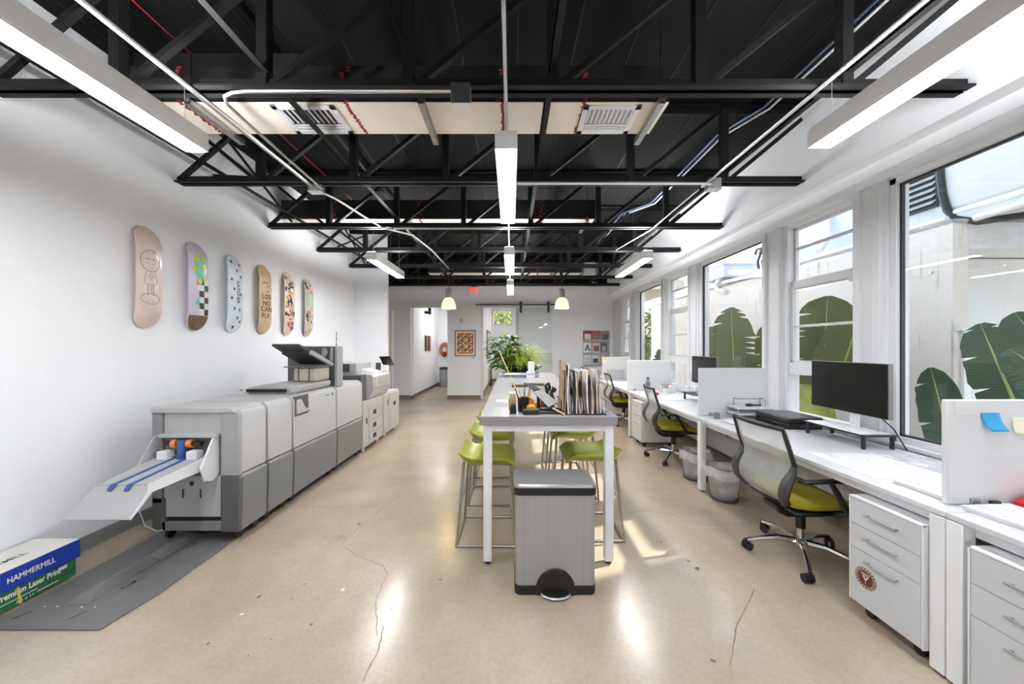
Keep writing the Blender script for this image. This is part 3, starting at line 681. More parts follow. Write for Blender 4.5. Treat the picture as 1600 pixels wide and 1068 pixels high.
# ------------------------------------------------------------------ press line
XF = -2.0; XB = -2.635
def caster(b, x, y, z=.0):
    b.cyl((x - .012, y, z + .035), (x + .012, y, z + .035), .034, n=14).box(x - .02, x + .02, y - .02, y + .02, z + .055, z + .085)
def module(name, label, y0, y1, ztop=1.0, front=PRF, low=PRL, split=.5, z0=.08, part=True, zf=None):
    o = (-2.32, (y0 + y1) / 2, 0); t = thing(name, label, 'printing machine', o, group='grey printing press units along the left wall')
    g = .006
    MB(o).box(XB, XF - .03, y0 + g, y1 - g, z0 + .02, ztop - .03).build('body', PRL, t, bevel=.004)
    MB(o).prism([(XF - .045, split), (XF, split + .012), (XF, ztop - .055), (XF - .012, ztop - .03), (XF - .045, ztop - .015)], 'y', y0 + g, y1 - g).build('front_door', front, t, bevel=.008, seg=3)
    MB(o).prism([(XF - .045, z0), (XF + .002, z0 + .008), (XF + .012, split - .012), (XF - .004, split + .004), (XF - .045, split + .004)], 'y', y0 + g, y1 - g).build('lower_door', low, t, bevel=.008, seg=3)
    MB(o).prism([(XB, ztop - .035), (XF - .02, ztop - .035), (XF - .03, ztop - .01), (XF - .06, ztop), (XB, ztop)], 'y', y0 + g, y1 - g).build('top_cover', PRT, t, bevel=.01, seg=3)
    for x in (XB + .06, XF - .06):
        for y in (y0 + .06, y1 - .06): b = MB(o); caster(b, x, y, .010 if y < 5.2 else 0); b.build('caster', BLK, t)
    return t, o
# unit 1 with the folding conveyor
t, o = module('booklet_finisher', 'nearest grey press unit with an open conveyor tray and blue belts', 2.52, 2.79)
YF = 2.5
MB(o).prism([(XF - .13, .5), (XF, .5), (XF, .95), (XF - .02, .985), (XF - .13, .985)], 'y', YF, YF + .04).build('corner_post', mat('post_grey', (158, 158, 158), .45), t, bevel=.006)
MB(o).prism([(XF - .13, .09), (XF - .0, .09), (XF + .012, .48), (XF, .498), (XF - .13, .498)], 'y', YF, YF + .04).build('corner_post', PRD, t, bevel=.006)
MB(o).box(XB, XB + .075, YF, YF + .04, .30, .985).build('corner_post', PRL, t, bevel=.004)
MB(o).box(XB - .0, XB + .10, YF + .0, YF + .04, .10, .34).build('side_bracket', PRD, t, bevel=.004)
MB(o).box(XB + .075, XF - .13, YF + .015, YF + .03, .80, .985).build('upper_panel', PRU, t, bevel=.002)
MB(o).box(XB + .085, XF - .135, YF + .004, YF + .03, .20, .50).build('lower_panel', PRU, t, bevel=.002)
MB(o).box(XB + .085, XF - .135, YF + .02, YF + .03, .16, .20).build('shadow_gap', BLK, t)
MB(o).box(XB + .075, XF - .13, YF, YF + .03, .10, .165).build('bottom_rail', PRL, t, bevel=.003)
MB(o).prism([(XB, .965), (XF - .01, .965), (XF - .03, .99), (XF - .06, 1.004), (XB, 1.004)], 'y', YF - .012, YF + .05).build('top_lip', PRT, t, bevel=.006)
b = MB(o).cyl((-2.345, YF + .006, .445), (-2.345, YF + .001, .445), .017, n=18); b.build('round_hole', BLK, t)
for x in (-2.41, -2.28): MB(o).box(x - .004, x + .004, YF + .001, YF + .006, .34, .405).build('slot', BLK, t)
MB(o).box(XB + .075, XF - .13, YF + .035, YF + .045, .5, .80).build('throat_back', PRD, t)
MB(o).box(XB + .085, XF - .14, YF - .04, YF + .02, .79, .815).build('hood', PRT, t, bevel=.004)
MB(o).prism([(YF + .02, .81), (YF - .03, .79), (YF - .13, .60), (YF - .10, .50), (YF - .03, .48), (YF + .02, .52)], 'x', -2.17, -2.155).build('cheek_plate', TRIMW, t, bevel=.003)
MB(o).prism([(YF + .02, .81), (YF - .03, .79), (YF - .16, .58), (YF + .02, .58)], 'x', -2.60, -2.588).build('cheek_plate', PRU, t, bevel=.003)
MB(o).cyl((-2.50, YF - .02, .745), (-2.25, YF - .02, .745), .018, n=12).build('roller_shaft', BLK, t)
OR = mat('orange_rubber', (235, 130, 60), .5); BB = mat('blue_belt', (52, 88, 150), .5)
for x in (-2.435, -2.325): MB(o).cyl((x - .022, YF - .02, .745), (x + .012, YF - .02, .745), .03, n=18).build('orange_roller', OR, t)
MB(o).box(-2.40, -2.355, YF - .06, YF, .63, .775).build('feed_belt', BB, t, bevel=.01)
for x in (-2.50, -2.29): MB(o).box(x - .03, x + .045, YF - .07, YF - .01, .64, .70).build('guide_block', TRIMW, t, bevel=.004)
MB(o).cyl((-2.58, YF - .03, .66), (-2.17, YF - .03, .66), .005, n=8).build('guide_rod', STEEL, t)
MB(o).box(-2.53, -2.20, YF - .05, YF - .03, .61, .635).build('feed_slot', BLK, t)
MB(o).hexa([(-2.585, 2.13, .555), (-2.24, 2.13, .555), (-2.19, YF, .615), (-2.585, YF, .615), (-2.585, 2.13, .59), (-2.24, 2.13, .59), (-2.19, YF, .65), (-2.585, YF, .65)]).build('conveyor_bed', PRU, t, bevel=.006)
MB(o).hexa([(-2.24, 2.10, .545), (-2.232, 2.10, .545), (-2.18, YF, .575), (-2.19, YF, .575), (-2.24, 2.10, .60), (-2.232, 2.10, .60), (-2.18, YF, .665), (-2.19, YF, .665)]).build('side_rail', TRIMW, t)
for xa, xb in ((-2.475, -2.43), (-2.37, -2.335)):
    MB(o).bar((xa, 2.125, .593), (xb, YF - .02, .651), .022, .004).bar((xa, 2.122, .595), (xa - .005, 2.10, .56), .032, .006).build('conveyor_belt', BB, t)
MB(o).hexa([(-2.60, 1.975, .445), (-2.205, 1.975, .445), (-2.235, 2.13, .575), (-2.60, 2.13, .575), (-2.60, 1.972, .449), (-2.205, 1.972, .449), (-2.235, 2.13, .580), (-2.60, 2.13, .580)]).build('fold_down_flap', PRU, t)
MB(o).hexa([(-2.21, 1.975, .443), (-2.204, 1.975, .443), (-2.232, 2.14, .56), (-2.238, 2.14, .56), (-2.21, 1.975, .453), (-2.204, 1.975, .453), (-2.232, 2.14, .60), (-2.238, 2.14, .60)]).build('flap_rail', TRIMW, t)
MB(o).tube([(-2.60, 2.42, .44), (-2.62, 2.40, .3), (-2.60, 2.42, .18), (-2.56, 2.46, .12), (-2.55, 2.52, .10)], .003, 8).build('hose', TRIMW, t)
# unit 2
t, o = module('booklet_maker', 'second grey press unit from the camera', 2.80, 3.12)
# unit 3
t, o = module('stacker_unit', 'third grey press unit with dark corner recess and raised black tray', 3.13, 3.90)
MB(o).box(XF - .02, XF + .003, 3.145, 3.36, .80, .985).build('corner_recess', PRD, t, bevel=.004)
MB(o).prism([(3.17, .82), (3.40, .82), (3.38, .84), (3.30, .86), (3.24, .95), (3.17, .95)], 'x', XF - .01, XF + .012).build('latch_cover', PRF, t, bevel=.006)
MB(o).box(XF, XF + .002, 3.68, 3.74, .918, .926).box(XF, XF + .002, 3.80, 3.825, .91, .935).build('badge', PRD, t)
MB(o).prism([(XB + .12, 1.0), (-2.06, 1.0), (-2.03, 1.03), (-2.03, 1.075), (-2.40, 1.08), (XB + .12, 1.06)], 'y', 3.25, 3.84).build('output_hopper', PRT, t, bevel=.015, seg=3)
MB(o).box(-2.52, -2.14, 3.238, 3.26, 1.015, 1.045).build('hopper_slot', BLK, t)
for x in (-2.56, -2.12): MB(o).ball((x, 3.235, 1.04), .014).build('hinge_knob', PRU, t)
MB(o).box(-2.29, -2.05, 3.58, 3.85, 1.08, 1.225).build('ream_drum', mat('beige_plastic', (190, 184, 172), .5, var=.05), t, bevel=.02, seg=3)
for x in (-2.23, -2.12): MB(o).box(x - .004, x + .004, 3.57, 3.58, 1.08, 1.225).build('drum_strap', PRD, t)
MB(o).box(-2.38, -2.03, 3.56, 3.86, 1.228, 1.24).build('shelf_plate', PRL, t, bevel=.003)
b = MB(o); b.hexa([(-2.28, 3.24, 1.455), (-2.02, 3.24, 1.455), (-2.02, 3.45, 1.375), (-2.30, 3.45, 1.375), (-2.28, 3.255, 1.475), (-2.02, 3.255, 1.475), (-2.02, 3.46, 1.39), (-2.30, 3.46, 1.39)])
b.build('upper_tray_flap', DKG, t, bevel=.004)
b = MB(o)
for i in range(5):
    for j in range(2): x = -2.25 + i * .045; y = 3.28 + j * .07; z = 1.455 - (y - 3.24) * .38; b.hexa([(x, y, z - .004), (x + .03, y, z - .004), (x + .03, y + .045, z - .021), (x, y + .045, z - .021), (x, y, z), (x + .03, y, z), (x + .03, y + .045, z - .017), (x, y + .045, z - .017)])
b.build('flap_cells', BLK, t)['kind'] = 'stuff'
b = MB(o); b.hexa([(-2.32, 3.44, 1.375), (-2.02, 3.44, 1.375), (-2.02, 3.76, 1.25), (-2.32, 3.76, 1.25), (-2.32, 3.45, 1.395), (-2.02, 3.45, 1.395), (-2.02, 3.77, 1.27), (-2.32, 3.77, 1.27)])
b.build('lower_tray_flap', mat('tray_black', (44, 44, 44), .5), t, bevel=.004)
MB(o).hexa([(-2.02, 3.40, 1.37), (-1.985, 3.40, 1.37), (-1.985, 3.80, 1.235), (-2.02, 3.80, 1.235), (-2.02, 3.42, 1.41), (-1.985, 3.42, 1.41), (-1.985, 3.82, 1.26), (-2.02, 3.82, 1.26)]).build('tray_arm', PRU, t, bevel=.004)
# unit 4 with tower
t, o = module('interposer_unit', 'fourth grey press unit carrying a tall dark-faced tower and pole', 3.91, 4.58)
MB(o).box(-2.57, -2.005, 3.925, 4.06, .99, 1.455).build('tower', PRU, t, bevel=.004)
MB(o).box(-2.565, -2.03, 3.915, 3.928, 1.0, 1.445).build('tower_face', PRD, t)
MB(o).prism([(-2.16, 1.33), (-2.12, 1.33), (-2.10, 1.38), (-2.12, 1.43), (-2.16, 1.43)], 'y', 3.88, 3.915).build('tower_grip', PRU, t, bevel=.006)
MB(o).box(-2.075, -2.045, 3.895, 3.915, 1.28, 1.44).build('tower_grip', PRU, t, bevel=.006)
MB(o).cyl((-2.02, 3.94, 1.455), (-2.02, 3.94, 1.61), .003, n=6).ball((-2.02, 3.94, 1.47), .009).ball((-2.02, 3.94, 1.54), .008).ball((-2.02, 3.94, 1.61), .006).build('signal_pole', PRD, t)
# unit 5: engine
y0, y1 = 4.60, 5.30; o = (-2.32, 4.95, 0); t = thing('press_engine', 'fifth press unit with overhanging upper body, drawers and angled touch screen', 'printing machine', o, group='grey printing press units along the left wall')
MB(o).box(XB, XF, y0, y1, .07, .705).build('body', PRF, t, bevel=.006)
MB(o).box(XB, -2.03, y0, y0 + .2, .705, 1.06).build('exit_recess', PRD, t, bevel=.004)
MB(o).prism([(XB, .71), (XF - .0, .71), (-1.93, .82), (-1.93, 1.02), (-1.96, 1.06), (XB, 1.06)], 'y', y0 + .17, y1 + .15).build('upper_body', PRF, t, bevel=.012, seg=3)
MB(o).box(-1.932, -1.928, y0 + .19, y1 + .14, .848, .853).build('door_gap', DKG, t)
MB(o).box(-1.93, -1.927, y0 + .27, y0 + .31, .90, 1.02).build('button_strip', TRIMW, t, bevel=.002)
MB(o).box(XB + .03, -2.2, 4.85, 5.35, 1.06, 1.22).build('document_feeder', PRT, t, bevel=.02, seg=3)
MB(o).box(XB + .06, -2.30, 4.845, 4.86, 1.085, 1.20).build('feeder_mouth', DKG, t, bevel=.002)
MB(o).prism([(-2.22, 1.06), (-2.02, 1.06), (-2.02, 1.075), (-2.2, 1.12)], 'y', 5.0, 5.3).build('feeder_tray', TRIMW, t, bevel=.003)
def drawer(t, o, y0, y1, z0, z1, hy=.5):
    d = MB(o).box(XF - .002, XF + .008, y0, y1, z0, z1).build('drawer', PRF, t, bevel=.003)
    yc = y0 + (y1 - y0) * hy; zc = (z0 + z1) / 2
    MB(o).box(XF + .006, XF + .010, yc - .055, yc + .055, zc - .03, zc + .035).build('drawer_grip', BLK, d, bevel=.004)
for z in ((.40, .60), (.24, .39), (.09, .23)): drawer(t, o, 4.78, 5.27, *z, hy=.4)
MB(o).box(XF + .0, XF + .004, 4.70, 4.73, .38, .46).build('indicator_slot', BLK, t)
b = MB(o)
caster(b, XF - .05, 4.7); caster(b, XF - .05, 5.2); caster(b, XB + .06, 4.7); caster(b, XB + .06, 5.2); b.build('caster', TRIMW, t)
sc = MB(o).box(-2.10, -2.04, 5.28, 5.34, 1.05, 1.20).build('screen_arm', DKG, t, bevel=.004)
q4 = [P(598, 569, Y=5.26), P(616, 569, Y=5.30), P(609, 556, Y=5.42), P(592, 556.5, Y=5.38)]; pm = MB(o); pm.hexa([p + Vector((0, .02, -.012)) for p in q4] + q4)
pm.build('touch_screen', BLKG, t, bevel=.004)
# unit 6: paper deck
o = (-2.32, 5.69, 0); t = thing('paper_deck', 'low grey paper deck at the far end of the press line', 'printing machine', o, group='grey printing press units along the left wall')
MB(o).box(XB, XF, 5.32, 6.07, .07, .70).build('body', PRF, t, bevel=.006)
MB(o).box(XF - .002, XF + .006, 5.33, 5.56, .09, .66).build('side_panel', PRF, t, bevel=.002)
drawer(t, o, 5.58, 6.05, .29, .68, .5)
MB(o).box(XF - .002, XF + .007, 5.58, 6.05, .09, .28).build('lower_panel', PRF, t, bevel=.003)
MB(o).box(XF + .004, XF + .009, 5.50, 5.525, .50, .60).build('indicator_slot', BLK, t)
b = MB(o); caster(b, XF - .05, 5.5); caster(b, XF - .05, 5.98); caster(b, XB + .06, 5.5); caster(b, XB + .06, 5.98); b.build('caster', TRIMW, t)

# ------------------------------------------------------------------ tall work table
ZT1 = .99
TT = mat('grey_laminate_top', (176, 174, 174), .22, var=.05, scale=3); TE = mat('grey_table_edge', (140, 138, 140), .4)
def table(label, y0, y1):
    o = (.245, (y0 + y1) / 2, 0); t = thing('work_table', label, 'table', o, group='tall white-legged work tables')
    MB(o).box(-.205, .70, y0, y1, .932, ZT1 - .002).build('table_top', TE, t, bevel=.003)
    MB(o).box(-.203, .698, y0 + .002, y1 - .002, ZT1 - .002, ZT1).build('laminate_face', TT, t)
    f = MB(o).box(-.17, .665, y0 + .03, y0 + .085, .885, .930).box(-.17, .665, y1 - .085, y1 - .03, .885, .930).box(-.185, -.13, y0 + .03, y1 - .03, .885, .93).box(.625, .68, y0 + .03, y1 - .03, .885, .93)
    f.build('apron_frame', WHITEM, t, bevel=.002)
    for x in (-.158, .652):
        for y in (y0 + .055, y1 - .055):
            l = MB(o).box(x - .028, x + .028, y - .028, y + .028, .02, .932).build('leg', WHITEM, t, bevel=.003)
            MB(o).cyl((x, y, 0), (x, y, .02), .022, n=14).build('leg_foot', BLK, l)
table('tall grey-topped work table nearest the camera, behind the steel bin', 2.24, 4.40)
table('tall grey-topped work table farther back, holding the plants', 4.405, 6.05)

# ------------------------------------------------------------------ bar stools
def stool():
    t = thing('bar_stool', '', 'stool'); b = MB()
    # local: width along y (.38), depth along x (.40); opening edge toward +x
    def f(u, v):
        x = -.21 + .42 * u; y = -.195 + .39 * v; s = (2 * v - 1)
        z = .635 - .03 * (1 - s * s) * (1 - u) + .05 * max(0, (.25 - u) / .25) ** 1.5 - .05 * max(0, (u - .8) / .2) ** 2 + .012 * s * s
        k = .012 * max(0, abs(s) - .8) / .2
        return Vector((x, y, z - k))
    n = 14; top = [[f(i / n, j / n) for j in range(n + 1)] for i in range(n + 1)]
    A = [[b.v(p) for p in r] for r in top]
    def under(i, j):
        p = top[i][j].copy(); s = abs(2 * j / n - 1); q = abs(2 * i / n - 1); e = 1 - max(s, q) ** 4
        return p - Vector((0, 0, .018 + .055 * e)) if True else p
    B = [[b.v(under(i, j)) for j in range(n + 1)] for i in range(n + 1)]
    for i in range(n):
        for j in range(n): b.face([A[i][j], A[i + 1][j], A[i + 1][j + 1], A[i][j + 1]]); b.face([B[i][j], B[i][j + 1], B[i + 1][j + 1], B[i + 1][j]])
        b.face([A[i][0], B[i][0], B[i + 1][0], A[i + 1][0]]); b.face([A[i][n], A[i + 1][n], B[i + 1][n], B[i][n]])
    for j in range(n): b.face([A[0][j], A[0][j + 1], B[0][j + 1], B[0][j]]); b.face([A[n][j], B[n][j], B[n][j + 1], A[n][j + 1]])
    b.build('seat', GREEN, t, bevel=.008, angle=60)
    for sy in (-1, 1):
        y1_, y0_ = sy * .16, sy * .215
        MB().tube([(-.17, y1_, .60), (-.215, y0_, .009), (.215, y0_, .009), (.17, y1_, .58)], .012, 8).build('side_frame', STLEG, t)
    for x, z in ((-.185, .30), (.19, .25)): MB().tube([(x - .01, -.18, z), (x - .01, .18, z)], .008, 8).build('footrest_bar', STLEG, t)
    for x in (-.215, .215): MB().tube([(x, -.215, .009), (x, .215, .009)], .010, 8).build('base_bar', STLEG, t)
    return t
st = stool()
sp = [(-.18, 2.68, 0, 'green bar stool nearest the camera, left of the work table'), (-.18, 3.32, 0, 'second green bar stool along the left side of the table'), (-.18, 3.98, 0, 'farthest green bar stool along the left side of the table'),
      (.62, 2.75, 0, 'green bar stool nearest the camera, right of the steel bin'), (.60, 3.40, 0, 'second green bar stool along the right side of the table'), (.60, 4.05, 0, 'farthest green bar stool along the right side of the table')]
for i, (x, y, rz, lb) in enumerate(sp):
    rz = 0 if i < 3 else pi
    if i == 0: st.location = (x, y, 0); st['label'] = lb; st['group'] = 'green bar stools at the work table'
    else: dup(st, (x, y, 0), rz, lb)

# ------------------------------------------------------------------ steel pedal bin
o = (.257, 2.12, 0); t = thing('pedal_bin', 'rectangular brushed steel pedal bin in front of the work table', 'trash can', o)
def rrect(x0, x1, y0, y1, r, n=6, bow=0):
    pts = []
    for cx, cy, a0 in ((x1 - r, y1 - r, 0), (x0 + r, y1 - r, 90), (x0 + r, y0 + r, 180), (x1 - r, y0 + r, 270)):
        for k in range(n + 1): a = R(a0 + 90 * k / n); pts.append((cx + r * cos(a), cy + r * sin(a)))
    return pts
X0, X1, Y0, Y1 = .018, .497, 1.99, 2.25
b = MB(o).prism(rrect(X0 + .004, X1 - .004, Y0 + .004, Y1 - .004, .03), 'z', .05, .585); b.build('bin_body', STEEL, t, angle=50)
arc = [(.257 + .115 * cos(pi * k / 16), .03 + .125 * sin(pi * k / 16)) for k in range(17)]
b = MB(o).prism(rrect(X0, X1, Y0, Y1, .035), 'z', 0.0, .055); b.build('bin_base', BLK, t, bevel=.004)
MB(o).prism([(X0 + .13, .0)] + [(x, z) for x, z in arc[::-1]] + [(X1 - .13, .0)], 'y', Y0 - .006, Y0 + .02).build('pedal_arch', BLK, t, bevel=.004)
MB(o).lathe([(0, .022), (.078, .022), (.084, .016), (.08, .010), (0, .010)], (.257, Y0 - .005, 0), 24, 1, .55).build('pedal', BLK, t)
MB(o).lathe([(.078, .020), (.088, .014), (.078, .007)], (.257, Y0 - .009, 0), 24, 1, .56).build('pedal_trim', STEEL, t)
MB(o).prism(rrect(X0 - .004, X1 + .004, Y0 - .004, Y1 + .006, .035), 'z', .582, .625).build('lid_collar', BLK, t, angle=50)
b = MB(o)
rings = [(rrect(X0 - .004, X1 + .004, Y0 - .004, Y1 + .006, .035), .625), (rrect(X0 - .002, X1 + .002, Y0 - .002, Y1 + .004, .034), .640), (rrect(X0 + .012, X1 - .012, Y0 + .010, Y1 - .008, .03), .645),
         (rrect(X0 + .03, X1 - .03, Y0 + .026, Y1 - .022, .03), .634), (rrect(X0 + .12, X1 - .12, Y0 + .09, Y1 - .08, .02), .633)]
vr = [[b.v((x, y, z)) for x, y in r] for r, z in rings]
for A, B in zip(vr, vr[1:]):
    for k in range(len(A)): b.face([A[k], A[(k + 1) % len(A)], B[(k + 1) % len(A)], B[k]])
b.face(vr[-1]); b.build('lid', mat('bin_lid_steel', (165, 165, 167), .3, .55), t, angle=60)

# ------------------------------------------------------------------ desks, panels and pedestals along the windows
seams = [-.45, 1.4825, 3.46, 5.5, 7.4, 9.3]; ZD = .73
dl = ['white desk bench section at the lower right corner, nearest the camera', 'white desk bench section with the large monitor', 'white desk bench section with the second monitor, in the middle', 'white desk bench section behind the third divider', 'farthest white desk bench section near the end wall']
for k in range(5):
    a, c = seams[k], seams[k + 1]; o = (2.35, (a + c) / 2, 0); t = thing('office_desk', dl[k], 'desk', o, group='white desk bench sections under the windows')
    MB(o).box(1.888, 2.72, a + .002, c - .002, ZD - .024, ZD).build('desk_top', LAMIN, t, bevel=.002)
    MB(o).box(1.90, 2.70, a + .03, c - .03, ZD - .028, ZD - .024).box(1.94, 1.99, a + .06, c - .03, ZD - .078, ZD - .026).build('desk_beam', WHITEM, t, bevel=.002)
    MB(o).box(2.44, 2.456, a + .06, c - .06, .22, ZD - .03).build('modesty_panel', DRAWG, t, bevel=.002)
    ys = {0: (c - .057,), 1: (a + .0025, c - .057), 2: (c - .057,), 3: (c - .057,), 4: (c - .057,)}[k]
    for y in ys:
        for x in (1.885, 2.62):
            l = MB(o).box(x, x + .058, y, y + .055, .012, ZD - .029).build('leg', WHITEM, t, bevel=.003)
            MB(o).box(x + .01, x + .048, y + .01, y + .045, 0, .012).build('leg_foot', BLK, l)
        MB(o).box(1.946, 2.618, y + .003, y + .052, ZD - .075, ZD - .027).build('leg_crossbar', WHITEM, t, bevel=.002)
pn = [(1.557, 1.975, 2.70, 'pale divider panel with a blue sticky note, nearest the camera'), (3.56, 1.952, 2.64, 'white divider panel behind the paper tray organiser'), (5.60, 1.90, 2.62, 'white divider panel behind the grey bottle'), (7.42, 1.97, 2.60, 'farthest white divider panel, in front of the magazine rack')]
PAN = mat('divider_white', (211, 212, 213), .5, var=.01)
pans = []
for y, x0, x1, lb in pn:
    o = ((x0 + x1) / 2, y, ZD); t = thing('divider_panel', lb, 'desk divider', o, group='desk divider panels')
    MB(o).box(x0, x1, y - .012, y + .012, ZD + .005, 1.208 if y < 2 else 1.225).build('screen', PAN, t, bevel=.006, seg=3)
    for x in (x0 + .12, x1 - .12): MB(o).box(x - .02, x + .02, y - .022, y + .022, ZD, ZD + .035).build('panel_clamp', GALV, t, bevel=.003)
    MB(o).box(x0 + .03, x0 + .125, y - .0145, y - .012, 1.14, 1.195).build('name_label', mat('clear_label', (214, 214, 214), .3), t, bevel=.001)
    pans.append((t, o))
t, o = pans[0]
MB(o).box(x0 * 0 + 2.045, 2.085, 1.543, 1.5435, 1.158, 1.168).box(2.025, 2.038, 1.543, 1.5435, 1.155, 1.172).build('label_print', mat('label_print', (150, 130, 130), .6), t)
b = MB(o)
def sticky(u, v): return Vector((2.155 + .085 * u - .03 + .006 * max(0, v) ** 2, 1.5435 - .03 * v * v, 1.15 - .078 * v))
def note(name, label, c, fn, o):
    b = MB(o); b.grid(fn, 6, 8); q = b.build(name, c, smooth=True); md = q.modifiers.new('solid', 'SOLIDIFY'); md.thickness = .0004; tag(q, label, 'sticky note'); return q
note('sticky_note', 'curling bright blue sticky note on the nearest divider panel', mat('note_blue', (32, 152, 205), .6), sticky, (2.2, 1.54, 1.12))
note('sticky_note', 'pale yellow sticky note right of the blue one', mat('note_yellow', (226, 224, 196), .6), lambda u, v: Vector((2.265 + .085 * u, 1.5435 - .012 * v * v, 1.13 - .075 * v)), (2.33, 1.54, 1.09))

def pedestal(label, y0, y1, zt=.637, x0=1.865, x1=2.37):
    o = ((x0 + x1) / 2, (y0 + y1) / 2, 0); t = thing('drawer_pedestal', label, 'drawer cabinet', o, group='white drawer pedestals under the desks')
    MB(o).box(x0 + .018, x1, y0, y1, .07, zt).box(x0, x0 + .02, y0, y0 + .008, .07, zt).box(x0, x0 + .02, y1 - .008, y1, .07, zt).box(x0, x0 + .02, y0, y1, zt - .008, zt).build('cabinet_body', TRIMW, t, bevel=.002)
    for za, zb, hz in ((.492, zt - .010, .565), (.363, .489, .44), (.072, .360, .318)):
        d = MB(o).box(x0 + .001, x0 + .017, y0 + .010, y1 - .010, za, zb).build('drawer', DRAWG, t, bevel=.0015)
        h = MB(o); yc = (y0 + y1) / 2
        h.box(x0 - .024, x0 - .016, yc - .075, yc + .075, hz - .004, hz + .004).box(x0 - .02, x0 + .002, yc - .07, yc - .062, hz - .003, hz + .003).box(x0 - .02, x0 + .002, yc + .062, yc + .07, hz - .003, hz + .003)
        h.build('handle', STEEL, d, bevel=.001)
    for x in (x0 + .07, x1 - .07):
        for y in (y0 + .06, y1 - .06):
            b = MB(o).cyl((x - .018, y, .024), (x + .018, y, .024), .024, n=14).box(x - .02, x + .02, y - .018, y + .018, .045, .072); b.build('caster', BLK, t)
    return t, o
p1, o1 = pedestal('white three-drawer pedestal with a round dark red crest sticker', 1.545, 1.884)
pedestal('white three-drawer pedestal at the lower right corner of the frame', 1.01, 1.396)
pedestal('white three-drawer pedestal in the middle distance, left of the second chair', 4.91, 5.27)
pedestal('farthest white drawer pedestal beyond the third divider', 6.95, 7.28)
# crest sticker
CR = mat('crest_dark_red', (92, 46, 42), .4); CW = mat('crest_cream', (222, 205, 196), .4)
def rel(p, o): return (p[0] - o[0], p[1] - o[1], p[2] - o[2])
cy, cz, cr = 1.797, .228, .056; xs = 1.8655
k = MB(o1).cyl((xs, cy, cz), (xs + .001, cy, cz), cr, n=40).build('crest_sticker', CW, p1)
MB(o1).cyl((xs - .0006, cy, cz), (xs, cy, cz), cr * .96, n=40).build('crest_field', CR, k)
def ringf(b, r0, r1, x, n=40, a0=0, a1=2 * pi):
    m = n; A = [b.v((x, cy - r0 * cos(a0 + (a1 - a0) * i / m), cz + r0 * sin(a0 + (a1 - a0) * i / m))) for i in range(m + 1)]
    B = [b.v((x, cy - r1 * cos(a0 + (a1 - a0) * i / m), cz + r1 * sin(a0 + (a1 - a0) * i / m))) for i in range(m + 1)]
    for i in range(m): b.face([A[i], A[i + 1], B[i + 1], B[i]])
b = MB(o1)
for i in range(22):
    a = 2 * pi * i / 22; ringf(b, cr * .80, cr * .91, xs - .0009, 2, a, a + .16)
ringf(b, cr * .70, cr * .735, xs - .0009)
shape = [(-.5, .35), (.5, .35), (.42, -.1), (0, -.62), (-.42, -.1)]
def poly(b, pts, x, s=cr):
    b.face([b.v((x, cy - u * s, cz + v * s)) for u, v in pts])
poly(b, [(-.42, .44), (.42, .44), (.38, .34), (-.38, .34)], xs - .0009)
poly(b, [(-.32, .24), (.32, .24), (0, -.28)], xs - .0009); poly(b, [(-.05, -.35), (.05, -.35), (0, -.58)], xs - .0009)
b.build('crest_marks', CW, k, smooth=False)
b = MB(o1); poly(b, [(-.12, .18), (.16, .18), (.03, -.02)], xs - .0012); b.build('crest_center', CR, k, smooth=False)

